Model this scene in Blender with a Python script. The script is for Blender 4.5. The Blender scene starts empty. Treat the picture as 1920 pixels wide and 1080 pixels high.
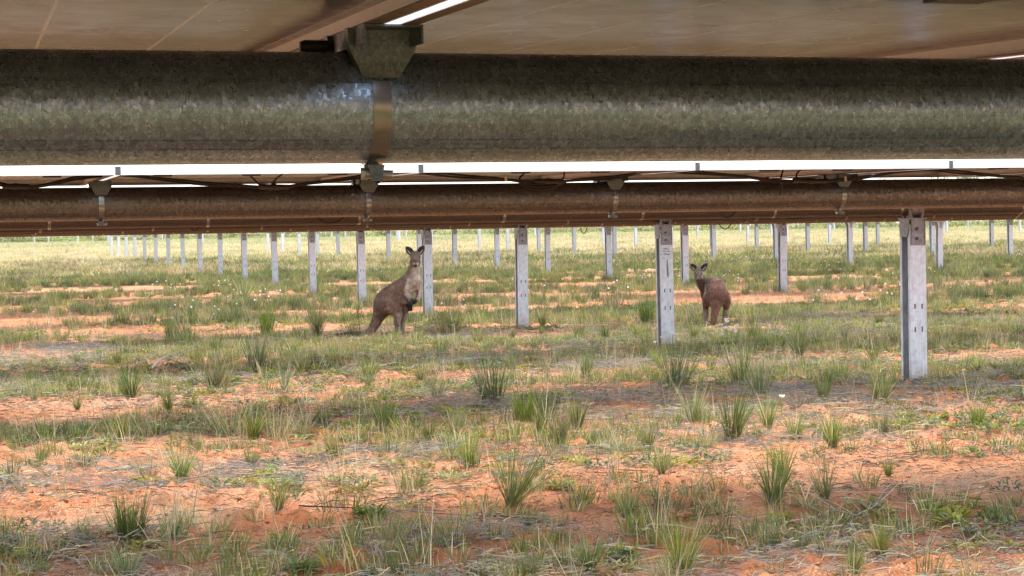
import bpy, bmesh, math, random
import numpy as np
from mathutils import Vector, Matrix

S = bpy.context.scene
COL = S.collection
rng = np.random.default_rng(7)
random.seed(7)
R_ = math.radians

# ------------------------------------------------------------------ camera, sky, sun, exposure
EYE = 1.2494
FPX, YAW, PITCH, ROLL = 3413.0, 0.2826, -0.0253, -0.0195
fw = np.array([math.sin(YAW)*math.cos(PITCH), math.cos(YAW)*math.cos(PITCH), math.sin(PITCH)])
r0 = np.array([math.cos(YAW), -math.sin(YAW), 0.0]); u0 = np.cross(r0, fw)
CR = r0*math.cos(ROLL)+u0*math.sin(ROLL); CU = -r0*math.sin(ROLL)+u0*math.cos(ROLL)
cam = bpy.data.cameras.new('camera'); cam.sensor_width = 36.0; cam.lens = 36.0*FPX/1920.0
cam.clip_start = 0.05; cam.clip_end = 6000
camo = bpy.data.objects.new('camera', cam); COL.objects.link(camo)
camo.matrix_world = Matrix(((CR[0], CU[0], -fw[0], 0), (CR[1], CU[1], -fw[1], 0), (CR[2], CU[2], -fw[2], EYE), (0, 0, 0, 1)))
cam.dof.use_dof = False
S.camera = camo

SUN_DIR = Vector((0.30, 0.34, 1.0)).normalized()
SUN_EL = math.asin(SUN_DIR.z); SUN_AZ = math.atan2(SUN_DIR.x, SUN_DIR.y)
W = bpy.data.worlds.new('World'); S.world = W; W.use_nodes = True
nt = W.node_tree; nt.nodes.clear()
sky = nt.nodes.new('ShaderNodeTexSky'); sky.sky_type = 'NISHITA'; sky.sun_disc = False
sky.sun_elevation = SUN_EL; sky.sun_rotation = SUN_AZ; sky.air_density = 1.0; sky.dust_density = 3.0
hs = nt.nodes.new('ShaderNodeHueSaturation'); hs.inputs['Saturation'].default_value = 0.34   # thin white cloud over the whole sky
hs.inputs['Value'].default_value = 1.6
bg = nt.nodes.new('ShaderNodeBackground'); bg.inputs['Strength'].default_value = 0.15
wo = nt.nodes.new('ShaderNodeOutputWorld')
nt.links.new(sky.outputs[0], hs.inputs['Color']); nt.links.new(hs.outputs[0], bg.inputs['Color']); nt.links.new(bg.outputs[0], wo.inputs[0])

sl = bpy.data.lights.new('sun', 'SUN'); sl.energy = 0.95; sl.angle = R_(14.0); sl.color = (1.0, 0.95, 0.87)
so = bpy.data.objects.new('sun', sl); COL.objects.link(so)
so.rotation_euler = SUN_DIR.to_track_quat('Z', 'Y').to_euler(); so.location = (0, 0, 50)

S.view_settings.view_transform = 'Standard'; S.view_settings.look = 'None'
S.view_settings.exposure = 1.65; S.view_settings.gamma = 1.0; S.view_settings.use_curve_mapping = False
S.render.engine = 'CYCLES'
S.cycles.max_bounces = 8; S.cycles.diffuse_bounces = 4; S.cycles.glossy_bounces = 4; S.cycles.transparent_max_bounces = 8

# ------------------------------------------------------------------ pixel helpers (photo pixel -> place in the world)
def ray(x, y): return fw + CR*(x-960)/FPX + CU*(540-y)/FPX
def atY(x, y, Y):
    q = ray(x, y); q = q*(Y/q[1]); return np.array([q[0], q[1], q[2]+EYE])

# ------------------------------------------------------------------ noise and terrain
def _hash(ix, iy, s):
    h = (ix.astype(np.int64)*374761393 + iy.astype(np.int64)*668265263 + s*1442695041) & 0x7fffffff
    h = ((h ^ (h >> 13))*1274126177) & 0x7fffffff
    return ((h ^ (h >> 16)) & 0xffff)/65535.0
def vnoise(x, y, s=0):
    x = np.asarray(x, float); y = np.asarray(y, float)
    ix = np.floor(x); iy = np.floor(y); fx = x-ix; fy = y-iy
    fx = fx*fx*(3-2*fx); fy = fy*fy*(3-2*fy)
    a = _hash(ix, iy, s); b = _hash(ix+1, iy, s); c = _hash(ix, iy+1, s); d = _hash(ix+1, iy+1, s)
    return (a*(1-fx)+b*fx)*(1-fy)+(c*(1-fx)+d*fx)*fy
def fbm(x, y, s=0, o=4):
    v = 0; a = .5; t = 0
    for i in range(o):
        v = v+a*vnoise(x*2**i+17.3*i, y*2**i-9.1*i, s+i); t += a; a *= .5
    return v/t
def sm01(x, a, b): t = np.clip((x-a)/(b-a), 0, 1); return t*t*(3-2*t)
SLOPE, RISE0, RISE1 = 0.0107, 30.0, 238.0
def rise(Y):
    Y = np.asarray(Y, float)
    a = np.clip(Y-RISE0, 0, None); a = np.where(a < 8, a*a/16.0+0*a, a-4.0)
    top = RISE1-RISE0
    a = np.minimum(a, top)
    return SLOPE*a
def lift(Y):
    return .0056*np.clip(np.asarray(Y, float)-8.0, 0, 23.0)
def gz(x, y):
    x = np.asarray(x, float); y = np.asarray(y, float)
    d = np.hypot(x, y)
    near = np.clip(1.3-d/60.0, 0, 1)
    z = rise(y)+(fbm(x/2.3, y/2.3, 3, 3)-.5)*.09*np.clip(1.2-d/150, .2, 1)
    z = z+(fbm(x/.45, y/.45, 11, 3)-.5)*.075*near
    cl = fbm(x/.11, y/.11, 21, 3); z = z+np.clip(cl-.5, 0, 1)*.17*near*sm01(fbm(x/1.1, y/1.1, 31, 2), .45, .58)-.03*near
    return z
def gzf(x, y): return float(gz(np.array([x]), np.array([y]))[0])
def onground(px, py):
    q = ray(px, py); t = -EYE/q[2] if q[2] < 0 else 100.0
    for _ in range(40):
        P = q*t; e = P[2]+EYE-gzf(P[0], P[1])
        t = t*(1 + .7*e/EYE) if q[2] < 0 else t
    P = q*t
    return np.array([P[0], P[1], gzf(P[0], P[1])])
def veg(x, y): return fbm(x/3.6+5, y/1.9, 51, 4)           # where the green grows
def lit(x, y): return fbm(x/2.6-3, y/1.5+4, 71, 4)         # where dead straw collects

# ------------------------------------------------------------------ materials
def mat(name, color=(.5, .5, .5), rough=.6, metal=0.0, spec=None):
    m = bpy.data.materials.new(name); m.use_nodes = True
    b = m.node_tree.nodes['Principled BSDF']
    b.inputs['Base Color'].default_value = (*color, 1); b.inputs['Roughness'].default_value = rough; b.inputs['Metallic'].default_value = metal
    if spec is not None: b.inputs['Specular IOR Level'].default_value = spec
    return m, m.node_tree, b
def N(nt, t, **kw):
    n = nt.nodes.new(t)
    for k, v in kw.items():
        if hasattr(n, k): setattr(n, k, v)
        else: n.inputs[k].default_value = v
    return n
def noise(nt, vec, scale, detail=4, rough=.55, dim='3D'):
    n = N(nt, 'ShaderNodeTexNoise'); n.inputs['Scale'].default_value = scale; n.inputs['Detail'].default_value = detail; n.inputs['Roughness'].default_value = rough
    if vec is not None: nt.links.new(vec, n.inputs['Vector'])
    return n.outputs['Fac']
def ramp(nt, fac, stops):
    r = N(nt, 'ShaderNodeValToRGB'); e = r.color_ramp.elements
    while len(e) < len(stops): e.new(.5)
    for i, (p, c) in enumerate(stops):
        e[i].position = p; e[i].color = (*c, 1) if len(c) == 3 else c
    nt.links.new(fac, r.inputs[0]); return r.outputs[0]
def mixc(nt, fac, a, b, mode='MIX'):
    m = N(nt, 'ShaderNodeMix'); m.data_type = 'RGBA'; m.blend_type = mode
    for sock, v in ((m.inputs[0], fac), (m.inputs[6], a), (m.inputs[7], b)):
        if isinstance(v, (int, float)): sock.default_value = v
        elif isinstance(v, tuple): sock.default_value = (*v, 1)
        else: nt.links.new(v, sock)
    return m.outputs[2]
def math_(nt, op, a, b=0.0, c=0.0):
    n = N(nt, 'ShaderNodeMath', operation=op)
    for s, v in zip(n.inputs, (a, b, c)):
        if isinstance(v, (int, float)): s.default_value = v
        else: nt.links.new(v, s)
    return n.outputs[0]
def bump(nt, b, h, strength=.4, dist=.01):
    n = N(nt, 'ShaderNodeBump'); n.inputs['Strength'].default_value = strength; n.inputs['Distance'].default_value = dist
    nt.links.new(h, n.inputs['Height']); nt.links.new(n.outputs[0], b.inputs['Normal'])
def objco(nt): return N(nt, 'ShaderNodeTexCoord').outputs['Object']
def geopos(nt): return N(nt, 'ShaderNodeNewGeometry').outputs['Position']
def scalev(nt, v, s):
    m = N(nt, 'ShaderNodeMapping'); m.inputs['Scale'].default_value = s; nt.links.new(v, m.inputs['Vector']); return m.outputs[0]

def make_soil():
    m, t, b = mat('red_soil', rough=.95, spec=.15); L = t.links; P = geopos(t)
    n1 = noise(t, P, .55, 5); n2 = noise(t, P, 5, 6, .65); n3 = noise(t, P, 45, 5, .7)
    c = ramp(t, n1, [(.3, (.32, .11, .044)), (.5, (.40, .158, .068)), (.7, (.46, .225, .115))])
    c = mixc(t, .75, c, ramp(t, n2, [(.34, (.40, .33, .28)), (.5, (.88, .85, .83)), (.7, (1.12, 1.12, 1.1))]), 'MULTIPLY')
    c = mixc(t, .7, c, ramp(t, n3, [(.34, (.42, .36, .33)), (.48, (1, 1, 1)), (.68, (1.25, 1.25, 1.25))]), 'MULTIPLY')
    # fine pale chaff lying between the plants, stretched scraps
    v = N(t, 'ShaderNodeTexVoronoi'); v.inputs['Scale'].default_value = 1; L.new(scalev(t, P, (38, 95, 60)), v.inputs['Vector'])
    v2 = N(t, 'ShaderNodeTexVoronoi'); v2.inputs['Scale'].default_value = 1; L.new(scalev(t, P, (110, 42, 60)), v2.inputs['Vector'])
    chaff = math_(t, 'MAXIMUM', math_(t, 'LESS_THAN', v.outputs['Distance'], .27), math_(t, 'LESS_THAN', v2.outputs['Distance'], .25))
    msk = ramp(t, noise(t, scalev(t, P, (.5, .85, 1)), 1.3, 5), [(.42, (0, 0, 0)), (.6, (1, 1, 1))])
    c = mixc(t, math_(t, 'MULTIPLY', chaff, math_(t, 'MULTIPLY', msk, .95)), c, (.52, .41, .28))
    # grey-brown organic crust patches
    m2 = ramp(t, noise(t, scalev(t, P, (.6, 1, 1)), .9, 6, .6), [(.52, (0, 0, 0)), (.68, (1, 1, 1))])
    c = mixc(t, math_(t, 'MULTIPLY', m2, .68), c, (.29, .215, .155))
    # straw coloured grass floor far away, where blades can no longer be told apart
    sep = N(t, 'ShaderNodeSeparateXYZ'); L.new(P, sep.inputs[0])
    far = N(t, 'ShaderNodeMapRange'); far.inputs[1].default_value = 40; far.inputs[2].default_value = 85; L.new(sep.outputs[1], far.inputs[0])
    c = mixc(t, math_(t, 'MULTIPLY', far.outputs[0], .85), c, ramp(t, noise(t, P, .25, 5), [(.35, (.24, .22, .10)), (.65, (.42, .36, .2))]))
    fg = N(t, 'ShaderNodeMapRange'); fg.inputs[1].default_value = 155; fg.inputs[2].default_value = 175; L.new(sep.outputs[1], fg.inputs[0])
    c = mixc(t, math_(t, 'MULTIPLY', fg.outputs[0], .8), c, (.30, .33, .15))
    L.new(c, b.inputs['Base Color'])
    h = math_(t, 'ADD', math_(t, 'MULTIPLY', n2, 1.0), math_(t, 'MULTIPLY', n3, .35))
    bump(t, b, h, 1.0, .05)
    return m
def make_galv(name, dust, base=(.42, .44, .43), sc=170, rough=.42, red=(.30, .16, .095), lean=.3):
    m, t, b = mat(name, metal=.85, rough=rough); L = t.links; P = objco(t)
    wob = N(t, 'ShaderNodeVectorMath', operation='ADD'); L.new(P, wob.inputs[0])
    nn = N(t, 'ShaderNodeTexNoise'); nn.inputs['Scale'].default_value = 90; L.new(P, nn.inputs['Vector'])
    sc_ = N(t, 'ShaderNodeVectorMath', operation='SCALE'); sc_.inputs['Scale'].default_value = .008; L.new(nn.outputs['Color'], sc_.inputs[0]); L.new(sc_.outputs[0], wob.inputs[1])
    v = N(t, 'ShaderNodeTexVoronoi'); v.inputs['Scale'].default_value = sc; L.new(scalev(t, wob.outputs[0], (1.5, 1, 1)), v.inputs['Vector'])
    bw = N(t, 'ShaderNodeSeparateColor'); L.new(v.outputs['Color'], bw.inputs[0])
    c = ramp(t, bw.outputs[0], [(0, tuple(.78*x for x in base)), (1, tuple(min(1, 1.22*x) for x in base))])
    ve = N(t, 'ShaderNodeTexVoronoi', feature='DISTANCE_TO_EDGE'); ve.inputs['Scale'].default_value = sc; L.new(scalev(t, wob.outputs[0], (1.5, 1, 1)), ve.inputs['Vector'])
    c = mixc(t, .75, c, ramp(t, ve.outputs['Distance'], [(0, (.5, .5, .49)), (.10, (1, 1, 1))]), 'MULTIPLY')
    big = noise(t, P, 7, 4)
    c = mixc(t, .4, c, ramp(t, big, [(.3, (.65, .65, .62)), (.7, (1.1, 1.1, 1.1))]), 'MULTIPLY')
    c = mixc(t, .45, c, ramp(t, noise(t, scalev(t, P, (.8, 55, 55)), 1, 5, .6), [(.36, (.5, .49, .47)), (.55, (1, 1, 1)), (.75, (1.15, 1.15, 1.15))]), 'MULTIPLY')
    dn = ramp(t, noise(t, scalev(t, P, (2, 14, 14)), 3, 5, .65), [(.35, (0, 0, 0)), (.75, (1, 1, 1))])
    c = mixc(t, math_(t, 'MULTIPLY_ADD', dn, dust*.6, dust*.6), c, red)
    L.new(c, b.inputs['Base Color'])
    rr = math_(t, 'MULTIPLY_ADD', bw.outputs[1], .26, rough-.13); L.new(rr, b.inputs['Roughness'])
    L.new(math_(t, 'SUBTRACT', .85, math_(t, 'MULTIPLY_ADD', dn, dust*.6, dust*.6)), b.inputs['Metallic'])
    # every zinc crystal leans a little its own way
    ge = N(t, 'ShaderNodeNewGeometry')
    s1 = N(t, 'ShaderNodeVectorMath', operation='SUBTRACT'); L.new(v.outputs['Color'], s1.inputs[0]); s1.inputs[1].default_value = (.5, .5, .5)
    s2 = N(t, 'ShaderNodeVectorMath', operation='SCALE'); s2.inputs['Scale'].default_value = lean; L.new(s1.outputs[0], s2.inputs[0])
    s3 = N(t, 'ShaderNodeVectorMath', operation='ADD'); L.new(ge.outputs['Normal'], s3.inputs[0]); L.new(s2.outputs[0], s3.inputs[1])
    s4 = N(t, 'ShaderNodeVectorMath', operation='NORMALIZE'); L.new(s3.outputs[0], s4.inputs[0]); L.new(s4.outputs[0], b.inputs['Normal'])
    return m
def make_post_steel():
    m, t, b = mat('post_zinc', metal=.55, rough=.5); L = t.links; P = objco(t)
    a = noise(t, scalev(t, P, (22, 22, 3)), 1, 6, .6); s = noise(t, P, 16, 5, .7)
    c = ramp(t, a, [(.3, (.50, .53, .58)), (.55, (.64, .665, .71)), (.75, (.74, .76, .79))])
    c = mixc(t, .5, c, ramp(t, s, [(.34, (.5, .5, .51)), (.56, (1, 1, 1))]), 'MULTIPLY')
    sz = N(t, 'ShaderNodeSeparateXYZ'); L.new(P, sz.inputs[0]); mud = N(t, 'ShaderNodeMapRange'); L.new(math_(t, 'MULTIPLY_ADD', s, .22, sz.outputs[2]), mud.inputs[0]); mud.inputs[1].default_value = .30; mud.inputs[2].default_value = .10
    c = mixc(t, math_(t, 'MULTIPLY', mud.outputs[0], .55), c, (.36, .2, .12))
    oi = N(t, 'ShaderNodeObjectInfo'); c = mixc(t, 1.0, c, ramp(t, oi.outputs['Random'], [(0, (.86, .86, .86)), (1, (1.05, 1.05, 1.06))]), 'MULTIPLY')
    L.new(c, b.inputs['Base Color']); return m
def make_plain(name, color, rough=.6, metal=0., sc=30, amt=.25, spec=None):
    m, t, b = mat(name, color, rough, metal, spec)
    n = noise(t, objco(t), sc, 5, .65)
    c = mixc(t, 1., color, ramp(t, n, [(.3, (1-amt,)*3), (.7, (1+amt*.6,)*3)]), 'MULTIPLY')
    t.links.new(c, b.inputs['Base Color']); return m
def make_laminate():
    m, t, b = mat('panel_back_glass', rough=.16); L = t.links; P = objco(t)
    sep = N(t, 'ShaderNodeSeparateXYZ'); L.new(P, sep.inputs[0])
    def lines(sock, pitch, wid):
        q = math_(t, 'ABSOLUTE', math_(t, 'SUBTRACT', math_(t, 'FRACT', math_(t, 'DIVIDE', sock, pitch)), .5))
        return math_(t, 'GREATER_THAN', q, .5-wid/pitch/2)
    ln = math_(t, 'MAXIMUM', lines(sep.outputs[0], .182, .005), math_(t, 'MULTIPLY', lines(sep.outputs[1], .0925, .003), .6))
    n = noise(t, P, 9, 5)
    c = ramp(t, n, [(.3, (.07, .053, .042)), (.7, (.10, .077, .061))])
    c = mixc(t, ln, c, (.5, .44, .37)); L.new(c, b.inputs['Base Color'])
    L.new(math_(t, 'MULTIPLY_ADD', noise(t, P, 20, 5), .25, .1), b.inputs['Roughness'])
    return m
def make_blade(name, trans=.35):
    m = bpy.data.materials.new(name); m.use_nodes = True; t = m.node_tree; L = t.links; t.nodes.clear()
    o = N(t, 'ShaderNodeOutputMaterial'); at = N(t, 'ShaderNodeAttribute', attribute_name='Col')
    oi = N(t, 'ShaderNodeObjectInfo'); h = N(t, 'ShaderNodeHueSaturation')
    L.new(at.outputs['Color'], h.inputs['Color'])
    L.new(math_(t, 'MULTIPLY_ADD', oi.outputs['Random'], .05, .475), h.inputs['Hue'])
    L.new(math_(t, 'MULTIPLY_ADD', math_(t, 'FRACT', math_(t, 'MULTIPLY', oi.outputs['Random'], 7.31)), .6, .72), h.inputs['Value'])
    L.new(math_(t, 'MULTIPLY_ADD', math_(t, 'FRACT', math_(t, 'MULTIPLY', oi.outputs['Random'], 3.77)), .3, .82), h.inputs['Saturation'])
    d = N(t, 'ShaderNodeBsdfPrincipled'); d.inputs['Roughness'].default_value = .55; d.inputs['Specular IOR Level'].default_value = .3
    L.new(h.outputs[0], d.inputs['Base Color'])
    tr = N(t, 'ShaderNodeBsdfTranslucent'); L.new(h.outputs[0], tr.inputs['Color'])
    mx = N(t, 'ShaderNodeMixShader'); mx.inputs[0].default_value = trans; L.new(d.outputs[0], mx.inputs[1]); L.new(tr.outputs[0], mx.inputs[2]); L.new(mx.outputs[0], o.inputs[0])
    return m
def make_fur():
    m, t, b = mat('kangaroo_fur', rough=.9, spec=.1); L = t.links; P = objco(t)
    at = N(t, 'ShaderNodeAttribute', attribute_name='Col')
    n = noise(t, P, 14, 6, .7); n2 = noise(t, scalev(t, P, (70, 70, 22)), 1, 5, .7)
    c = mixc(t, .8, at.outputs['Color'], ramp(t, n, [(.32, (.5, .48, .46)), (.5, (1, 1, 1)), (.68, (1.5, 1.45, 1.38))]), 'MULTIPLY')
    c = mixc(t, .8, c, ramp(t, n2, [(.3, (.65, .64, .63)), (.7, (1.3, 1.3, 1.3))]), 'MULTIPLY')
    L.new(c, b.inputs['Base Color']); bump(t, b, n2, .7, .012)
    b.inputs['Sheen Weight'].default_value = .12; b.inputs['Sheen Roughness'].default_value = .5
    return m
def make_bark():
    m, t, b = mat('pale_bark', rough=.85); c = ramp(t, noise(t, scalev(t, objco(t), (4, 4, 1)), 1.5, 5), [(.3, (.35, .3, .25)), (.65, (.62, .57, .5))]); t.links.new(c, b.inputs['Base Color']); return m

M = dict(soil=make_soil(),
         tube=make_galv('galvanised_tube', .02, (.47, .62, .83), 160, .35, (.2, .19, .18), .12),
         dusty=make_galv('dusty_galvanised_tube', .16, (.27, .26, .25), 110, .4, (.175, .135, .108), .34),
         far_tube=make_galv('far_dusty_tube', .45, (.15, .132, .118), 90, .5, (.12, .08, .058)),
         saddle=make_galv('bracket_zinc', .04, (.17, .205, .225), 200, .45, (.13, .10, .08), .08),
         strap=make_plain('strap_steel', (.40, .41, .42), .24, .85, 40, .25),
         bolt=make_plain('bolt_zinc', (.38, .36, .34), .4, .6, 60, .2),
         post=make_post_steel(), head=make_plain('bearing_bracket_steel', (.27, .26, .27), .5, .5, 30, .4),
         hole=make_plain('slot_shade_and_bolt_dark', (.085, .085, .09), .8), ink=make_plain('marker_ink', (.16, .16, .18), .8),  # shade inside the slots as a plain dark colour, shared with the post bolts
         frame=make_plain('anodised_frame', (.90, .91, .92), .45, .1, 40, .05), lam=make_laminate(),
         lip=make_plain('frame_lip_dust', (.20, .14, .105), .6, .2, 40, .3), jbox=make_plain('junction_plastic', (.03, .028, .027), .5), cable=make_plain('cable_black', (.022, .02, .02), .5, 0, 60, .4),
         tie=make_plain('white_cable_tie', (.75, .73, .7), .5), grass=make_blade('grass_blades'), herb=make_blade('herb_leaves', .3), straw=make_blade('straw_litter', .15),
         fur=make_fur(), eye=make_plain('dark_eye', (.012, .01, .009), .15), nose=make_plain('nose_skin', (.02, .017, .016), .85, spec=.1),
         bark=make_bark(), leaf=make_blade('tree_leaves', .2), stick=make_plain('weathered_wood', (.42, .37, .31), .9, 0, 30, .4),
         dark=make_plain('charred_wood', (.05, .035, .03), .9, 0, 30, .4), petal=make_plain('daisy_petal', (.82, .8, .78), .6, 0, 60, .08), centre=make_plain('daisy_centre', (.55, .4, .08), .8))

# ------------------------------------------------------------------ mesh helpers
class MB:
    def __init__(s): s.v = []; s.f = []; s.c = None
    def add(s, v, f):
        o = len(s.v); s.v += [tuple(map(float, q)) for q in v]; s.f += [tuple(i+o for i in q) for q in f]; return s
    def box(s, x0, x1, y0, y1, z0, z1):
        return s.add([(x0, y0, z0), (x1, y0, z0), (x1, y1, z0), (x0, y1, z0), (x0, y0, z1), (x1, y0, z1), (x1, y1, z1), (x0, y1, z1)],
                     [(3, 2, 1, 0), (4, 5, 6, 7), (0, 1, 5, 4), (1, 2, 6, 5), (2, 3, 7, 6), (3, 0, 4, 7)])
    def tube(s, pts, rad, n=8, cap=True):
        pts = [np.array(p, float) for p in pts]; m = len(pts)
        rad = [rad]*m if isinstance(rad, (int, float)) else rad
        T = [pts[min(i+1, m-1)]-pts[max(i-1, 0)] for i in range(m)]
        T = [q/(np.linalg.norm(q)+1e-9) for q in T]
        a = np.array([0, 0, 1.]) if abs(T[0][2]) < .9 else np.array([1., 0, 0])
        vs = []; 
        for i in range(m):
            a = a-T[i]*np.dot(a, T[i]); a /= np.linalg.norm(a)+1e-9; b = np.cross(T[i], a)
            for k in range(n):
                w = 2*math.pi*k/n; vs.append(pts[i]+(a*math.cos(w)+b*math.sin(w))*rad[i])
        fs = [(i*n+k, i*n+(k+1) % n, (i+1)*n+(k+1) % n, (i+1)*n+k) for i in range(m-1) for k in range(n)]
        if cap: fs += [tuple(range(n-1, -1, -1)), tuple((m-1)*n+k for k in range(n))]
        return s.add(vs, fs)
    def prism(s, poly, lo, hi, axis=1):
        n = len(poly); g = (lambda a, b, h: (a, h, b)) if axis == 1 else ((lambda a, b, h: (h, a, b)) if axis == 0 else (lambda a, b, h: (a, b, h)))
        v = [g(a, b, lo) for a, b in poly]+[g(a, b, hi) for a, b in poly]
        return s.add(v, [tuple(range(n)), tuple(range(2*n-1, n-1, -1))]+[(i, (i+1) % n, n+(i+1) % n, n+i) for i in range(n)])
    def mesh(s, name, m, smooth=False, fix=True):
        me = bpy.data.meshes.new(name); me.from_pydata(s.v, [], s.f); me.materials.append(m)
        if fix:
            bm = bmesh.new(); bm.from_mesh(me); bmesh.ops.recalc_face_normals(bm, faces=bm.faces); bm.to_mesh(me); bm.free()
        if smooth:
            me.polygons.foreach_set('use_smooth', [True]*len(me.polygons))
        me.update(); return me
def obj(name, me, parent=None, loc=(0, 0, 0), rot=(0, 0, 0), sc=1):
    o = bpy.data.objects.new(name, me); COL.objects.link(o)
    if parent is not None: o.parent = parent
    o.location = tuple(map(float, loc)); o.rotation_euler = rot; o.scale = (sc, sc, sc) if isinstance(sc, (int, float)) else sc
    return o
def tag(o, label=None, cat=None, group=None, kind=None):
    if label: o['label'] = label
    if cat: o['category'] = cat
    if group: o['group'] = group
    if kind: o['kind'] = kind
    return o
def shade_auto(me, ang=40):
    me.polygons.foreach_set('use_smooth', [True]*len(me.polygons))
    try: me.set_sharp_from_angle(angle=R_(ang))
    except Exception: pass
    return me

# ------------------------------------------------------------------ ground, one sheet
def build_ground():
    ang = np.concatenate([np.linspace(-180, -12, 40, endpoint=False), np.linspace(-12, 48, 560, endpoint=False), np.linspace(48, 180, 34, endpoint=False)])
    ang = np.radians(ang); na = len(ang)
    rad = np.concatenate([np.linspace(.4, 5, 12, endpoint=False), 5*np.exp(np.linspace(0, math.log(60/5), 330, endpoint=False)), 60*np.exp(np.linspace(0, math.log(200/60), 50, endpoint=False)), np.array([200, 300, 500, 900, 1600, 3000.])])
    A, Rr = np.meshgrid(ang, rad); X = (np.sin(A)*Rr).ravel(); Y = (np.cos(A)*Rr).ravel(); Z = gz(X, Y)
    v = np.column_stack([X, Y, Z]); v = np.vstack([v, [[0, 0, 0]]]); nr = len(rad)
    i, k = np.meshgrid(np.arange(nr-1), np.arange(na), indexing='ij'); k2 = (k+1) % na
    q = np.stack([i*na+k, (i+1)*na+k, (i+1)*na+k2, i*na+k2], -1).reshape(-1, 4)[:, ::-1]
    faces = [tuple(x) for x in q.tolist()]+[(nr*na, (j+1) % na, j) for j in range(na)]
    me = bpy.data.meshes.new('ground'); me.from_pydata(v.tolist(), [], faces); me.materials.append(M['soil'])
    me.polygons.foreach_set('use_smooth', [True]*len(me.polygons)); me.update()
    tag(obj('ground', me), 'red sandy ground rising gently to the pale far edge', kind='structure')
build_ground()

# ------------------------------------------------------------------ solar trackers
PITCHX, TR = 1.155, .0715
Y1, Y2, PY = 2.3211, 7.9758, 5.8226
Z1, Z2 = EYE+.1769, EYE+.1963
def tube_mesh(x0, x1, m, n=64):
    mb = MB(); prof = []
    for k in range(n):
        a = 2*math.pi*k/n; prof.append((TR, a))
    ext = []
    for a0, dr in ((R_(180-25), -.0022), (R_(180+48), -.0026), (R_(180+36), -.0014)):
        ext += [(TR, a0-.010), (TR+dr, a0-.002), (TR+dr, a0+.002), (TR, a0+.010)]
    prof = sorted(prof+ext, key=lambda q: q[1]); n = len(prof)
    vs = [(x, r*math.cos(a), r*math.sin(a)) for x in (x0, x1) for r, a in prof]
    mb.add(vs, [(k, (k+1) % n, n+(k+1) % n, n+k) for k in range(n)]+[tuple(range(n)), tuple(range(2*n-1, n-1, -1))])
    return shade_auto(mb.mesh('torque_tube', m), 50)
def bracket_meshes():
    mb = MB()   # rail on top of the tube and a saddle cheek on each side of it
    mb.box(-.037, -.0345, -.14, .14, .074, .0975); mb.box(.0345, .037, -.14, .14, .074, .0975); mb.box(-.0344, .0344, -.14, .14, .0945, .0974)
    for s in (-1, 1):
        L = []
        zs = [.097, .082, .068, .056, .046, .0385, .036]; ws = [.0455, .0445, .041, .0345, .0285, .0252, .0205]; ys = [.080, .0775, .0755, .0735, .071, .069, .068]
        for y_off in (0, -.02):
            for z, w, y in zip(zs, ws, ys): L.append((-w, s*(y+y_off), z)); L.append((w, s*(y+y_off), z))
        n = len(zs); fs = []
        for i in range(n-1):
            fs.append((2*i, 2*i+1, 2*i+3, 2*i+2)); o = 2*n; fs.append((o+2*i, o+2*i+2, o+2*i+3, o+2*i+1))
            fs.append((2*i, 2*i+2, o+2*i+2, o+2*i)); fs.append((2*i+1, o+2*i+1, o+2*i+3, 2*i+3))
        fs += [(2*n-2, 2*n-1, 4*n-1, 4*n-2), (0, 2*n, 2*n+1, 1)]
        mb.add(L, fs)
    lug = MB().prism([(-.011, -.0732), (.0095, -.0732), (.006, -.094), (-.007, -.094)], -.0015, .0015).mesh('strap_lug', M['saddle'])
    saddle = mb.mesh('module_bracket', M['saddle'])
    st = MB(); r = TR+.0022; vs = []; n = 30
    for k in range(n+1):
        a = R_(180-26)+(R_(360+26)-R_(180-26))*k/n
        for x, q in ((-.0115, r), (.0115, r), (.0115, r-.0018), (-.0115, r-.0018)): vs.append((x, q*math.cos(a), q*math.sin(a)))
    fs = [(4*k+j, 4*k+(j+1) % 4, 4*k+4+(j+1) % 4, 4*k+4+j) for k in range(n) for j in range(4)]+[(0, 1, 2, 3), (4*n+3, 4*n+2, 4*n+1, 4*n)]
    st.add(vs, fs)
    strap = shade_auto(st.mesh('strap', M['strap']), 40)
    b = MB(); b.tube([(-.012, -.018, -.085), (.022, -.026, -.087)], .0062, 14); b.tube([(-.018, -.0168, -.085), (-.0125, -.018, -.085)], .008, 6)
    bolt = b.mesh('bolt', M['bolt'])
    return saddle, strap, bolt, lug
SADDLE, STRAP, BOLT, LUG = bracket_meshes()
PW, PL, PH = 1.135, 2.14, .033
def panel_meshes():
    lam = MB().box(-PW/2+.003, PW/2-.003, -PL/2+.003, PL/2-.003, .026, .0315).mesh('solar_panel', M['lam'])
    f = MB(); a, b = PW/2, PL/2
    f.box(-a, a, -b, -b+.0025, 0, PH); f.box(-a, a, b-.0025, b, 0, PH); f.box(-a, -a+.0025, -b+.0026, b-.0026, 0, PH); f.box(a-.0025, a, -b+.0026, b-.0026, 0, PH)
    f.box(-a+.0026, a-.0026, -b+.0026, -b+.03, .0002, .0022); f.box(-a+.0026, a-.0026, b-.03, b-.0026, .0002, .0022)
    f.box(-a+.0026, -a+.024, -b+.0301, b-.0301, .0002, .0022); f.box(a-.024, a-.0026, -b+.0301, b-.0301, .0002, .0022)
    fr = f.mesh('frame', M['frame']); fr.materials.append(M['lip'])
    for q in fr.polygons:
        if q.index >= 24: q.material_index = 1
    j = MB(); j.box(-.035, .035, -.52, -.46, .006, .0258)
    return lam, fr, j.mesh('junction_box', M['jbox'])
LAM, FRAME, JBOX = panel_meshes()
CLIP = MB().box(-.0092, .0092, -PL/2+.002, -PL/2+.05, .001, PH-.001).mesh('edge_clip', M['saddle'])
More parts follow.
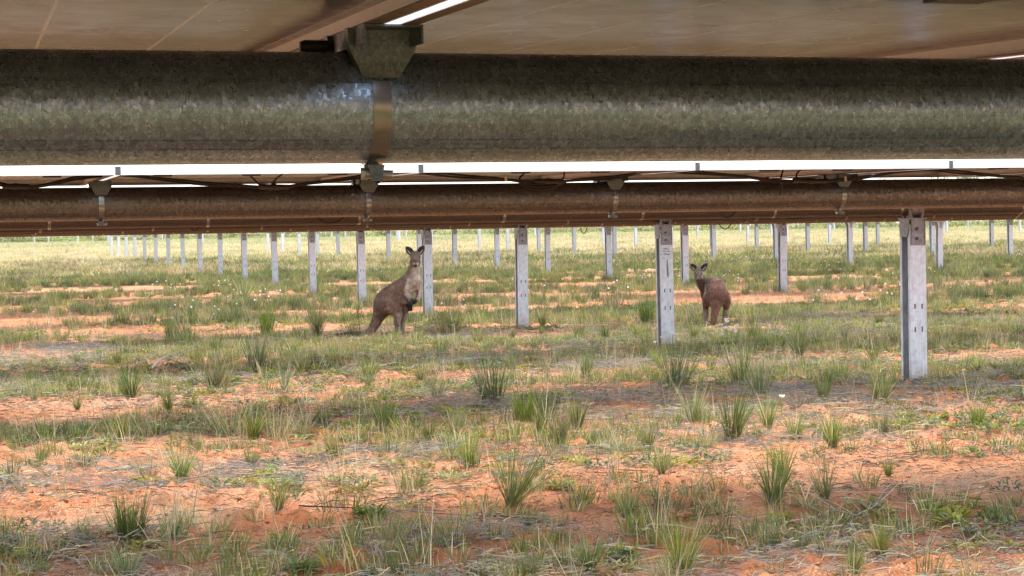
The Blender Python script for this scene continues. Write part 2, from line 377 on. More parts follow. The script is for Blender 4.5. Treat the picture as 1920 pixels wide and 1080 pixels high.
def tracker(Y, z, tilt, label, x_ref, xa, xb, tm, detailed, group=None):
    """one tracker row: the tube, its module brackets and the panels they carry, all turning together"""
    root = obj('solar_tracker', None, None, (0, Y, z), (tilt, 0, 0)); tag(root, label, 'solar tracker', group)
    obj('torque_tube', tube_mesh(xa-.3, xb+.3, tm), root)
    k0 = math.ceil((xa-x_ref)/PITCHX); k1 = math.floor((xb-x_ref)/PITCHX)
    joined = MB()
    for k in range(k0, k1+1):
        x = x_ref+k*PITCHX
        if detailed >= 1:
            b = obj('module_bracket', SADDLE, root, (x, 0, 0)); obj('strap', STRAP, b)
            if detailed >= 2:
                obj('bolt', BOLT, b)
                for ly in (-.0325, -.0025): obj('strap_lug', LUG, b, (0, ly, 0))
        if detailed >= 2:
            p = obj('solar_panel', LAM, root, (x+PITCHX/2, 0, .098)); obj('frame', FRAME, p); obj('edge_clip', CLIP, root, (x, 0, .098))
            for jx in (-.36, 0, .36): obj('junction_box', JBOX, p, (jx, 0, 0))
        else:
            joined.box(x+PITCHX/2-PW/2, x+PITCHX/2+PW/2, -PL/2, PL/2, .098, .098+PH)
    if detailed < 2:
        tag(obj('panel_row', joined.mesh('panel_row', M['lam']), root), kind='stuff')
    return root
tracker(Y1, Z1, R_(2.4), 'nearest solar tracker row, thick galvanised tube across the top of the view', .4885, -1.9, 4.4, M['tube'], 2)
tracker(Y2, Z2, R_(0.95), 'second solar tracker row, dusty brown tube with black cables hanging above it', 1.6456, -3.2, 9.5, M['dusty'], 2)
ROWS = {}
for i in range(3, 17):
    Y = Y2+(i-2)*PY; z = Z2+float(rise(Y))+float(lift(Y))
    names = {3: 'third solar tracker row, dusty tube just showing below the second one', 4: 'fourth solar tracker row, thin dusty strip below the third tube', 5: 'fifth solar tracker row, lowest dusty strip resting on the steel posts'}
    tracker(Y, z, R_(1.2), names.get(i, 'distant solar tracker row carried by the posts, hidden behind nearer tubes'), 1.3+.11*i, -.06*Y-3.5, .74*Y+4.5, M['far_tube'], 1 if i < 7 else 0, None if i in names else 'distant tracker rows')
for i, Y in enumerate((Y1-PY,)):
    tracker(Y, Z1, R_(2), 'solar tracker row behind the place where the photograph was taken', .3, -13, 16, M['dusty'], 0)

# ------------------------------------------------------------------ steel posts in their lines
def post_meshes():
    w, d, t, H = .075, .175, .006, 1.30
    sh = MB(); sh.prism([(-w, 0), (w, 0), (w, d), (-w, d), (-w, d-.036), (-w+t, d-.036), (-w+t, d-t), (w-t, d-t), (w-t, t), (-w+t, t), (-w+t, .036), (-w, .036)], -.35, H, axis=2)
    shaft = sh.mesh('shaft', M['post'])
    sl_ = MB()
    for z in (0,):
        for x in (0,): sl_.prism([(x-.006, z-.022), (x+.006, z-.022), (x+.0065, z+.016), (x, z+.022), (x-.0065, z+.016)], -.0012, -.0002)
    slots = sl_.mesh('slot_hole', M['hole'])  # thin dark plate on the post face, its colour painting the slot's inner shade
    hd = MB()   # bearing bracket: channel bolted to the head of the post, fork arms and ring round the tube
    hd.box(-.058, .06, -.009, -.003, 1.13, 1.345); hd.box(-.0645, -.0585, -.014, .03, 1.13, 1.335); hd.box(.0605, .0665, -.014, .03, 1.13, 1.335)
    hd.prism([(.03, 1.2), (.15, 1.2), (.165, 1.26), (.165, 1.3445), (.0, 1.3445), (.0, 1.27)], -.0822, -.0764, axis=0)
    hd.box(-.08, .08, -.02, .19, 1.345, 1.353)
    for y in (.01, .12):
        hd.prism([(-.06, 1.3532), (-.035, 1.3532), (-.062, 1.46), (-.08, 1.46)], y, y+.03); hd.prism([(.035, 1.3532), (.06, 1.3532), (.08, 1.46), (.062, 1.46)], y, y+.03)
    n = 24; vs = []; zc = EYE+.1963
    for k in range(n):
        a = 2*math.pi*k/n
        for y, r in ((0, .089), (.17, .089), (.17, .0735), (0, .0735)): pass
    head = hd.mesh('bearing_bracket', M['head'])
    rg = MB(); vs = []; ym = .0875
    for k in range(n):
        a = 2*math.pi*k/n
        for x, r in ((-.05, .088), (.05, .088), (.05, .073), (-.05, .073)): vs.append((x, ym+r*math.cos(a), zc+r*math.sin(a)))
    rg.add(vs, [(4*k+j, 4*k+(j+1) % 4, 4*((k+1) % n)+(j+1) % 4, 4*((k+1) % n)+j) for k in range(n) for j in range(4)])
    ring = shade_auto(rg.mesh('bearing_ring', M['head']), 40)
    bo = MB()
    bo.tube([(-.012, -.0092, 0), (-.012, -.016, 0)], .0145, 8)
    bolts = bo.mesh('bolt', M['hole'])
    # flared head of the drive posts
    fl = MB(); fl.prism([(-.078, 1.12), (.078, 1.12), (.082, 1.2), (.125, 1.33), (-.125, 1.33), (-.082, 1.2)], -.012, -.002)
    fl.prism([(-.078, 1.12), (.078, 1.12), (.082, 1.2), (.125, 1.33), (-.125, 1.33), (-.082, 1.2)], .178, .188); fl.box(-.16, .16, -.05, .225, 1.3302, 1.348)
    flare = fl.mesh('flared_head', M['post'])
    rb = MB(); rb.box(-.03, -.02, -.03, -.0121, 1.16, 1.33); rb.box(.02, .03, -.03, -.0121, 1.16, 1.33)
    return shaft, slots, head, ring, bolts, flare, rb.mesh('rib', M['head'])
SHAFT, SLOTS, HEAD, RING, PBOLT, FLARE, RIB = post_meshes()
COLX = {0: 7.529-9.5, 1: 7.529, 2: 7.529+9.488, 3: 7.529+19.944, 4: 7.529+29.5, 5: 7.529+39.2}
LINE = {1: 'leading line running left', 2: 'second line of posts', 3: 'line of flat flared tops', 4: 'fourth line, far right', 5: 'fifth line, far right'}
ORD = ['', 'first', 'second', 'third', 'fourth', 'fifth', 'sixth', 'seventh', 'eighth', 'ninth', 'tenth', 'eleventh', 'twelfth']
SPECIAL = {(1, 1): 'nearest and tallest steel post, wide dark side and marker scribbles near its top', (1, 2): 'steel post in the middle of the view with two pairs of slots', (1, 3): 'steel post directly behind the head and chest of the larger kangaroo', (1, 4): 'steel post just left of the larger kangaroo with a thin stalk before it'}
PBASE = []
def post(x, y, kind, label, group, detail=2, zt=None, h=1.0):
    z = float(rise(y)) if zt is None else zt
    r = obj('steel_post', None, None, (x, y-.0875, z), (float(rng.normal(0, .005)), float(rng.normal(0, .006)), float(rng.normal(0, .03)))); tag(r, label, 'post', group)
    r.scale = (1, 1, h); PBASE.append((x, y))
    obj('shaft', SHAFT, r)
    if kind == 'flare':
        obj('flared_head', FLARE, r)
        if detail: obj('rib', RIB, r); obj('bearing_ring', RING, r)
    else:
        b = obj('bearing_bracket', HEAD, r)
        if detail:
            obj('bolt', PBOLT, b, (0, 0, 1.185)); obj('bolt', PBOLT, b, (0, 0, 1.265)); obj('bearing_ring', RING, r)
            for sz in (.44, .63):
                for sx in (-.033, .033): obj('slot_hole', SLOTS, r, (sx, 0, sz))
    return r
near_post = None
for c in (1, 2, 3, 4, 5):
    seen = 0
    for k in range(-1, 17):
        Y = 19.621+k*PY; X = COLX[c]
        ang = math.degrees(math.atan2(X, Y)-YAW)
        if ang > 17.0 or Y < 5: continue
        if c >= 4 and Y < 50: continue
        seen += 1
        if c == 1 and k == -1: lab, seen = 'steel post at the far right edge, nearer than all other posts', 0
        elif (c, seen) in SPECIAL: lab = SPECIAL[(c, seen)]
        elif seen <= 12 and c <= 3: lab = 'pale galvanised post, %s from the front in the %s' % (ORD[seen], LINE[c])
        else: lab = 'small distant steel post at the back of the %s' % LINE[c]
        r = post(X, Y, 'flare' if c == 3 else 'plain', lab, 'steel posts carrying the tracker rows', 2 if k < 10 else 0, h=(Z2+float(lift(Y)))/Z2)
        if c == 1 and k == 0: near_post = r
# marker scribble on the nearest post
pm = MB()
for z, x0, x1, w in ((1.085, -.05, .03, .006), (1.06, -.052, -.01, .007), (1.057, 0, .045, .006), (1.03, -.05, .02, .005), (1.024, .0, .035, .009), (.985, -.052, -.02, .004)):
    pm = MB(); pm.prism([(x0, z), (x1, z-.008), (x1, z-.008+w), ((x0+x1)/2, z+w+.003), (x0, z+w)], -.0014, -.0004); obj('marker_stroke', pm.mesh('marker_stroke', M['ink']), near_post)
pm = MB(); pm.prism([(.0, .97), (.008, .97), (.018, .87), (.02, .8), (.012, .765), (-.002, .79), (-.004, .86)], -.0012, -.0003)
obj('marker_stroke', pm.mesh('marker_stroke', M['ink']), near_post)
# a second block of posts far off beyond the pale grass
for i in range(34):
    a = YAW+R_(rng.uniform(-15.5, 16)); d = rng.uniform(150, 215)
    post(math.sin(a)*d, math.cos(a)*d, 'plain', 'tiny far post of another solar block beyond the pale grass', 'far posts beyond the pale grass', 0, h=1.05)

# ------------------------------------------------------------------ cables of the second row
def curve_pts(P, n=6):
    P = [np.array(p, float) for p in P]; out = []
    for i in range(len(P)-1):
        p0 = P[max(i-1, 0)]; p1 = P[i]; p2 = P[i+1]; p3 = P[min(i+2, len(P)-1)]
        for k in range(n):
            t = k/n; out.append(.5*((2*p1)+(-p0+p2)*t+(2*p0-5*p1+4*p2-p3)*t*t+(-p0+3*p1-3*p2+p3)*t**3))
    out.append(P[-1]); return out
YC = 7.60
px = [(-60, 327), (0, 343), (40, 351), (90, 345), (150, 331), (228, 328), (300, 334), (380, 342), (450, 347.5), (490, 350), (520, 351), (560, 346), (620, 338), (680, 329), (720, 325), (790, 322), (860, 328), (940, 335), (985, 340), (1010, 341), (1060, 339), (1100, 335), (1150, 331), (1200, 325), (1260, 320.5), (1290, 320.5), (1380, 329), (1440, 336), (1470, 338), (1515, 340), (1560, 338), (1620, 331), (1680, 323), (1740, 317), (1800, 321), (1880, 330), (1960, 336)]
cab = MB(); P = [atY(x, y, YC) for x, y in px]
cab.tube(curve_pts(P), .0052, 7)
cab2 = MB(); cab2.tube(curve_pts([p+np.array([0, .015+.01*math.sin(i*1.3), -.006-.004*math.sin(i*2.1)]) for i, p in enumerate(P)]), .0045, 7)
wire = obj('power_cable', shade_auto(cab.mesh('power_cable', M['cable']), 60)); tag(wire, 'sagging black power cable strung along the front of the second tube', 'cable')
obj('second_strand', shade_auto(cab2.mesh('second_strand', M['cable']), 60), wire)
for x, y, w in ((513, 350.5, 28), (1028, 340, 26), (1520, 339.5, 33), (30, 350, 26)):
    a, b = atY(x-w, y-1, YC-.01), atY(x+w, y, YC-.01); m_ = MB()
    for t0, t1, r in ((0, .42, .0105), (.42, .58, .013), (.58, 1, .0105)): m_.tube([a+(b-a)*t0, a+(b-a)*t1], r, 8)
    obj('connector', m_.mesh('connector', M['jbox']), wire)
ld = []
for pts in ([(487, 347), (476, 336), (464, 324), (460, 316)], [(510, 347), (517, 336), (530, 326), (540, 318)],
            [(975, 345), (974, 335), (983, 325), (995, 317)], [(1050, 341), (1057, 332), (1058, 322), (1059, 315)],
            [(972, 338), (985, 350), (1005, 356), (1030, 354), (1052, 345), (1064, 339)], [(965, 337), (990, 347), (1012, 351), (1040, 348), (1060, 340)],
            [(1462, 339), (1466, 350), (1464, 360), (1463, 366)], [(1464, 342), (1465, 330), (1469, 318), (1471, 312)], [(1497, 337), (1493, 330), (1497, 322), (1508, 314)],
            [(507, 352), (513, 360), (530, 358), (548, 350)]):
    m_ = MB(); m_.tube(curve_pts([atY(x, y, YC+.01*i) for i, (x, y) in enumerate(pts)]), .004, 6); obj('lead', m_.mesh('lead', M['cable']), wire)
for x, y in ((948, 335.5), (441, 347), (1440, 336), (1585, 336)):
    a = atY(x, y-5, YC-.012); b = atY(x+1, y+4, YC-.012); m_ = MB(); m_.tube([a, b], .006, 6)
    obj('cable_tie', m_.mesh('cable_tie', M['tie'] if x in (948, 1585) else M['cable']), wire)
cl_ = MB(); a = atY(562, 87, 2.34); b = atY(622, 88, 2.34); cl_.tube([a, a+(b-a)*.15, a+(b-a)*.85, b], [.006, .0085, .0085, .006], 10)
tag(obj('cable_clip', shade_auto(cl_.mesh('cable_clip', M['jbox']))), 'dark oval clip tucked above the nearest tube, left of its bracket', 'clip')
# slack loops hanging under the third and fourth tubes
for i, (x, y, Yr, w, s, lab) in enumerate(((620, 411, 13.8, 24, 7, 'short slack loop of black cable left of centre under the third tube'), (365, 427, 19.6, 9, 5, 'tiny slack loop of cable far left under the fourth tube'),
        (1365, 399, 13.8, 14, 9, 'pointed slack loop of black cable right of the nearest post'), (1490, 405, 19.6, 22, 6, 'wide slack loop of cable above the second line of posts'),
        (1650, 402, 19.6, 12, 6, 'slack loop of cable at the right under the fourth tube'), (1095, 429, 31.3, 6, 9, 'round loop of cable hanging clear below the tubes, centre'), (1360, 421, 25.4, 12, 8, 'loose loop of cable above the smaller kangaroo'))):
    P = [atY(x-w, y-2, Yr-.12), atY(x-w*.6, y+s*.7, Yr-.12), atY(x, y+s, Yr-.13), atY(x+w*.55, y+s*.6, Yr-.12), atY(x+w, y-3, Yr-.12)]
    m_ = MB(); m_.tube(curve_pts(P, 4), .007, 5); tag(obj('cable_loop', m_.mesh('cable_loop', M['cable'])), lab, 'cable', 'slack cable loops under the far tubes')

# ------------------------------------------------------------------ plants
def setcol(me, cols):
    a = me.color_attributes.new('Col', 'FLOAT_COLOR', 'POINT')
    c = np.ones((len(me.vertices), 4), np.float32); c[:, :3] = cols; a.data.foreach_set('color', c.ravel())
GREEN, BLUEG, OLIVE, STRAW, YELG, GREYS = map(np.array, ((.115, .172, .032), (.135, .185, .08), (.235, .22, .06), (.50, .42, .24), (.29, .275, .055), (.34, .30, .245)))
def tuft(name, n, H, rb, lean, droop, wid, pal, m, dead=.12, segs=3, seed=0):
    """a clump of n tapering blades from a root disc of radius rb"""
    g = np.random.default_rng(seed); lv = segs+1
    ph = g.uniform(0, 2*math.pi, n); rr = rb*np.sqrt(g.uniform(0, 1, n)); bx = rr*np.cos(ph); by = rr*np.sin(ph)
    az = ph+g.normal(0, .7, n); th = np.abs(g.normal(0, 1, n))*lean*.6+lean*.35*rr/max(rb, 1e-6); Ln = H*g.uniform(.45, 1, n)*(1-.25*(th > lean))
    Ln = Ln*np.where(g.uniform(0, 1, n) < .05, 1.45, 1.0); dr = droop*g.uniform(.3, 1.6, n); w = wid*g.uniform(.6, 1.3, n); tw = g.uniform(-1.2, 1.2, n)
    sx = np.cos(az+math.pi/2+tw); sy = np.sin(az+math.pi/2+tw)
    V = []; C = []
    pick = g.integers(0, len(pal), n); base = np.array(pal)[pick]*g.uniform(.75, 1.25, (n, 1)); isd = g.uniform(0, 1, n) < dead; base[isd] = STRAW*g.uniform(.6, 1.1, (isd.sum(), 1))
    for i in range(lv):
        t = i/segs; r = Ln*(np.sin(th)*t+dr*t*t*.8); z = Ln*(np.cos(th)*t-dr*dr*t*t*.5)-.01*(i == 0)
        x = bx+np.cos(az)*r; y = by+np.sin(az)*r; hw = w*(1-t**1.6)*.5
        col = base*(.85+.25*t) if True else base
        root = max(0, .25-t)/.25*.32; col = col*(1-root)+STRAW*.7*root
        if i < segs:
            V += [np.stack([x-sx*hw, y-sy*hw, z], 1), np.stack([x+sx*hw, y+sy*hw, z], 1)]; C += [col, col]
        else: V.append(np.stack([x, y, z], 1)); C.append(col)
    V = np.stack(V, 1); C = np.stack(C, 1); k = V.shape[1]; f = []
    for b in range(n):
        o = b*k
        for i in range(segs-1): f.append((o+2*i, o+2*i+1, o+2*i+3, o+2*i+2))
        f.append((o+2*segs-2, o+2*segs-1, o+2*segs))
    me = bpy.data.meshes.new(name); me.from_pydata(V.reshape(-1, 3).tolist(), [], f); me.materials.append(m); setcol(me, C.reshape(-1, 3)); me.update(); return me
def herb(name, n, rad, hgt, lw, ll, pal, seed):
    """low spreading plant: many small leaves on short stems"""
    g = np.random.default_rng(seed); V = []; F = []; C = []
    for i in range(n):
        a = g.uniform(0, 6.283); r = rad*math.sqrt(g.uniform(0, 1)); p = np.array([r*math.cos(a), r*math.sin(a), hgt*g.uniform(.1, 1)*(1-.5*r/rad)])
        d = np.array([math.cos(a+g.normal(0, .9)), math.sin(a+g.normal(0, .9)), g.uniform(-.2, .9)]); d /= np.linalg.norm(d)
        s = np.cross(d, [0, 0, 1.]); s /= np.linalg.norm(s)+1e-6; l = ll*g.uniform(.6, 1.4); w = lw*g.uniform(.6, 1.3); up = np.array([0, 0, .15*l])
        o = len(V); V += [p, p+d*l*.45-s*w*.5+up, p+d*l, p+d*l*.45+s*w*.5+up]; F += [(o, o+1, o+2, o+3)]
        c = np.array(pal[g.integers(0, len(pal))])*g.uniform(.7, 1.25); C += [c*.8, c, c*1.1, c]
    me = bpy.data.meshes.new(name); me.from_pydata([tuple(map(float, v)) for v in V], [], F); me.materials.append(M['herb']); setcol(me, np.array(C)); me.update(); return me
def litter(name, n, rad, pal, seed, th=.0019, ln=.085, hh=.02):
    """dead stems lying criss-cross on the soil"""
    g = np.random.default_rng(seed); mb = MB(); C = []
    for i in range(n):
        a = g.uniform(0, 6.283); r = rad*g.uniform(0, 1)**.7; x, y = r*math.cos(a), r*math.sin(a); b = g.uniform(0, 6.283); l = ln*g.uniform(.3, 1.2); k = g.normal(0, .5)
        z0 = hh*g.uniform(.1, 1); z1 = max(.002, z0+g.normal(0, .35)*hh)
        p0 = np.array([x, y, z0]); p1 = p0+np.array([math.cos(b), math.sin(b), 0])*l*.5+np.array([0, 0, (z1-z0)*.5+.004]); p2 = p1+np.array([math.cos(b+k), math.sin(b+k), 0])*l*.5; p2[2] = z1
        n0 = len(mb.v); mb.tube([p0, p1, p2], [th*.6, th, th*.5], 3, False); c = np.array(pal[g.integers(0, len(pal))])*g.uniform(.55, 1.2); C += [c]*(len(mb.v)-n0)
    me = mb.mesh(name, M['straw'], fix=False); setcol(me, np.array(C)); return me
PAL_G = [GREEN, GREEN, OLIVE]; PAL_B = [BLUEG, BLUEG, GREEN]; PAL_O = [OLIVE, GREEN, YELG]; PAL_D = [STRAW, STRAW*.8, OLIVE*1.2, GREYS]
TUS = {}
TUS['green'] = [tuft('grass_tussock', 130, 1, .09, .5, .14, .016, PAL_G, M['grass'], .18, 4, 100+i) for i in range(5)]
TUS['fan'] = [tuft('grass_tussock', 130, 1, .07, .62, .12, .0095, [BLUEG*.85, GREEN*.85], M['grass'], .06, 4, 200+i) for i in range(3)]
TUS['blue'] = [tuft('grass_tussock', 125, 1, .16, .38, .14, .014, PAL_B, M['grass'], .2, 4, 300+i) for i in range(4)]
TUS['wisp'] = [tuft('grass_tussock', 90, 1, .22, .4, .25, .011, [OLIVE, STRAW*.7, GREEN], M['grass'], .35, 4, 400+i) for i in range(4)]
TUS['dense'] = [tuft('grass_tussock', 170, 1, .2, .35, .1, .014, [GREEN, GREEN*.8], M['grass'], .08, 4, 500+i) for i in range(3)]
# every tussock: photo pixel of its root, height in photo pixels, width factor, sort, label
T = [(960, 945, 122, .85, 'fan', 'large open fan of wiry grass blades, alone at the centre front'), (1450, 940, 88, .9, 'green', 'tall green tussock with another close behind it, right front'),
 (1468, 893, 62, .9, 'green', 'green tussock just behind the tall one at right front'), (1548, 935, 82, .75, 'fan', 'narrow dark green tussock right of the paired tussocks'), (1318, 930, 62, .8, 'wisp', 'thin sparse tussock on bare soil left of the paired tussocks'),
 (520, 957, 62, .7, 'green', 'small upright tussock at the left front beside a grey herb'), (342, 898, 55, 1.1, 'green', 'bright green bushy tussock at the left front amid grey litter'), (275, 897, 48, .9, 'wisp', 'pale thin tussock left of the bright bushy one'),
 (473, 876, 34, 1, 'green', 'small dense green tuft on dead litter, left front'), (245, 1012, 80, .8, 'dense', 'dense green tussock at the left edge front'), (238, 1085, 62, 1, 'blue', 'blue green tussock in the lower left corner'),
 (880, 876, 58, .7, 'green', 'slender green tussock left of the large open fan'), (765, 925, 70, .9, 'wisp', 'straw coloured wispy tussock left of the large fan'), (1105, 1072, 64, .9, 'green', 'green tussock at the bottom edge, centre right'), (990, 1090, 52, 1.1, 'green', 'green tussock cut by the bottom edge near the centre'),
 (1275, 1078, 98, .9, 'green', 'largest tussock at the bottom edge, right of centre'), (1235, 1088, 50, 1.1, 'wisp', 'pale tussock at the foot of the largest bottom tussock'), (1655, 1046, 64, .8, 'green', 'fresh green tussock in the lower right corner'), (1600, 1085, 48, 1.1, 'green', 'low green tussock at the bottom right edge'),
 (745, 1080, 40, 1.3, 'green', 'low wide tussock at the bottom left of centre'), (735, 1022, 62, 1.1, 'wisp', 'drab olive wispy clump beside dark litter, lower left of centre'), (850, 1020, 55, .9, 'wisp', 'dry straw clump right of the drab wispy clump'), (690, 1085, 35, 1.2, 'green', 'short tuft at the bottom edge, left of centre'), (1450, 1022, 52, .6, 'wisp', 'thin dry stalks on bare soil, lower right'),
 (1562, 838, 62, .8, 'green', 'upright green tussock at the right, above the bare patch'), (1657, 815, 42, .9, 'green', 'small green tussock at the right edge, mid front'), (1490, 823, 46, 1, 'green', 'rounded bright tussock, right side mid front'), (1440, 802, 58, .8, 'green', 'tussock left of the rounded bright one'),
 (1372, 825, 88, .75, 'green', 'tall narrow double tussock right of centre'), (1330, 840, 46, .8, 'wisp', 'yellow green tuft left of the tall double tussock'), (1300, 799, 62, .9, 'green', 'broad tussock below the nearest post'), (1215, 846, 44, .9, 'green', 'compact green tuft, centre right mid front'),
 (1170, 851, 50, .9, 'wisp', 'open tuft left of the compact one'), (1110, 842, 30, .9, 'green', 'little green tuft between two taller ones, centre right'), (1050, 838, 62, .8, 'green', 'bright green tussock right of centre, mid front'), (1010, 815, 50, .8, 'green', 'thin green tussock behind the bright one'), (1082, 803, 62, .8, 'green', 'fresh tussock in the shade right of centre'),
 (985, 790, 56, 1.2, 'dense', 'dark shaded tussock near the centre'), (1020, 788, 48, 1.1, 'dense', 'dark shaded tussock right of its twin near the centre'), (925, 756, 84, .8, 'blue', 'tall blue green clump left of centre of the dark tussocks'), (722, 806, 62, .8, 'dense', 'dark dense tussock beneath the larger kangaroo, mid front'), (605, 802, 48, .8, 'green', 'tussock in shaded grass left of the dark dense one'),
 (475, 822, 52, 1, 'green', 'green tussock inside the shaded olive grass, left'), (520, 827, 64, .9, 'wisp', 'pale stalked tussock inside the shaded olive grass, left'), (430, 815, 60, 1.2, 'wisp', 'wide olive tussock in the shaded band, left'), (385, 815, 52, 1.1, 'wisp', 'drab tussock at the left end of the shaded band'), (560, 815, 52, 1, 'wisp', 'olive tussock at the right end of the shaded band'),
 (318, 772, 48, .6, 'green', 'slim green tussock standing on bare red soil, left'), (245, 748, 62, .8, 'green', 'tussock at the left edge beside grey litter'), (400, 733, 62, .8, 'green', 'green tussock pair, left one, beside grey litter'), (418, 731, 52, .8, 'green', 'green tussock pair, right one, beside grey litter'), (690, 713, 42, 1, 'green', 'spreading dark green tussock below the kangaroo tail'),
 (790, 720, 42, .8, 'green', 'small tussock below the larger kangaroo feet'), (820, 748, 40, .9, 'blue', 'grey green tuft right of the small kangaroo side tussock'), (570, 700, 46, .9, 'green', 'leaning green tussock, left middle ground'), (480, 696, 62, .8, 'blue', 'tall grey green clump, left middle ground'), (405, 665, 36, .9, 'green', 'tussock with rusty base, left middle ground'), (535, 732, 38, .8, 'blue', 'pale tuft between the clumps, left middle ground'),
 (1268, 729, 78, .8, 'blue', 'prominent blue green tussock just below the nearest post'), (1230, 685, 36, .9, 'green', 'dark tuft left of the foot of the nearest post'), (1252, 670, 15, 2.2, 'green', 'grass around the foot of the nearest post'), (1390, 722, 68, .9, 'blue', 'grey leafy clump below the smaller kangaroo'), (1425, 742, 64, .9, 'blue', 'sprawling grey clump right of the grey leafy one'),
 (1545, 756, 54, .6, 'green', 'slim tall tussock at right middle ground'), (1650, 756, 62, .8, 'green', 'broad tussock at the right edge, middle ground'), (1575, 712, 36, 1, 'blue', 'small grey tuft on pale soil, right'), (1100, 705, 48, .8, 'green', 'light green tussock right of centre, middle ground'), (960, 696, 36, .8, 'green', 'small dark tuft at the centre, middle ground'), (1500, 665, 42, 1, 'green', 'dark clump right of the smaller kangaroo, middle ground'), (1180, 710, 42, .9, 'wisp', 'grey green open tuft, right of centre'), (1640, 680, 26, 1, 'dense', 'small dark bush like tuft near the right edge'),
 (500, 628, 52, .6, 'dense', 'dark tuft on bare soil left of the kangaroo tail'), (595, 635, 58, .7, 'green', 'tall tuft just left of the kangaroo tail tip'), (345, 640, 46, .9, 'green', 'pale tuft beside the dark one, left'), (322, 635, 42, .7, 'dense', 'small dark tuft at the left, on bare soil'), (1085, 636, 32, .9, 'green', 'fresh round tuft right of the middle post'), (1195, 636, 32, 1, 'green', 'round tuft left of the nearest post'), (1135, 640, 30, .9, 'green', 'round tuft between the middle and nearest posts'), (895, 646, 30, .9, 'green', 'fresh round tuft left of the middle post'),
 (905, 599, 32, 1.1, 'green', 'wide tuft left of the middle post, farther back'), (1018, 611, 28, .9, 'green', 'little tuft close right of the middle post'), (1300, 632, 30, .9, 'green', 'bright tuft right of the nearest post'), (1320, 633, 28, .8, 'green', 'bright tuft close left of the smaller kangaroo tail'), (1215, 606, 52, .7, 'dense', 'dark tall tuft left of the nearest post'), (1530, 576, 32, .7, 'green', 'fresh green tuft on red soil right of the second line post'), (1475, 596, 28, .9, 'blue', 'grey tuft at the right behind the smaller kangaroo'),
 (455, 566, 38, 1, 'green', 'wide tuft at the left behind the bare soil'), (590, 549, 24, .7, 'dense', 'dark tuft at the foot of the fifth post of the left line'), (826, 671, 38, .7, 'blue', 'blue grey tuft right of the kangaroo feet'), (780, 646, 28, 1, 'green', 'bright tuft in front of the larger kangaroo'), (745, 640, 24, 1, 'green', 'low tuft at the feet of the larger kangaroo'), (850, 628, 48, .9, 'green', 'green tuft right of the grey forb by the kangaroo'), (660, 634, 34, .8, 'green', 'tuft growing through the kangaroo tail'),
 (1412, 640, 36, .8, 'green', 'yellow green tuft right of the daisies'), (1240, 690, 30, 1, 'green', 'low tuft below the nearest post foot, left'), (1400, 660, 30, .8, 'wisp', 'pale tuft below the daisies'), (640, 770, 38, 1, 'wisp', 'grey stalky tuft left of the dark dense tussock')]
taken = []
for i, (x, y, hp, wf, sort, lab) in enumerate(T):
    p = onground(x, y); d = float(np.dot(p-np.array([0, 0, EYE]), fw)); h = hp*d/FPX*1.5
    o = obj('grass_tussock', TUS[sort][i % len(TUS[sort])], None, p, (rng.normal(0, .1), rng.normal(0, .1), rng.uniform(0, 6.28)), (h*wf*1.1, h*wf*1.1, h))
    tag(o, lab, 'grass tussock', 'grass tussocks scattered over the red soil'); taken.append((p[0], p[1]))
ORDINARY = []
def wedge(n, y0, y1, marg=2.0):
    """n points spread evenly over the part of the field in view, with a margin at both sides"""
    out = np.zeros((0, 2))
    while len(out) < n:
        y = np.sqrt(rng.uniform(y0*y0, y1*y1, n*2)); a0 = -.035*y-marg; a1 = .73*y+marg; x = a0+(a1-a0)*rng.uniform(0, 1, n*2)
        out = np.vstack([out, np.stack([x, y], 1)])
    return out[:n]
KR1, KR2 = onground(690, 632), onground(1345, 614)
cand = wedge(3000, 6.0, 24.0, .3); vv = veg(cand[:, 0], cand[:, 1]); cnt = 0
for (x, y), v in zip(cand, vv):
    if cnt >= 200: break
    if (y < 10.5 and rng.uniform() < .6) or v < .46+rng.uniform(-.08, .08) or min((x-a)**2+(y-b)**2 for a, b in taken) < .2: continue
    if any(((x-a[0])/1.1)**2+(y-a[1]+.4)**2 < 1 for a in (KR1, KR2)): continue
    sort = ['green', 'green', 'wisp', 'wisp', 'blue'][rng.integers(0, 5)]; h = rng.uniform(.11, .25)
    o = obj('grass_tussock', TUS[sort][rng.integers(0, len(TUS[sort]))], None, (x, y, gzf(x, y)), (0, 0, rng.uniform(0, 6.28)), (h*rng.uniform(.8, 1.2), h*rng.uniform(.8, 1.2), h))
    ORDINARY.append((o, x, y, sort, h)); taken.append((x, y)); cnt += 1
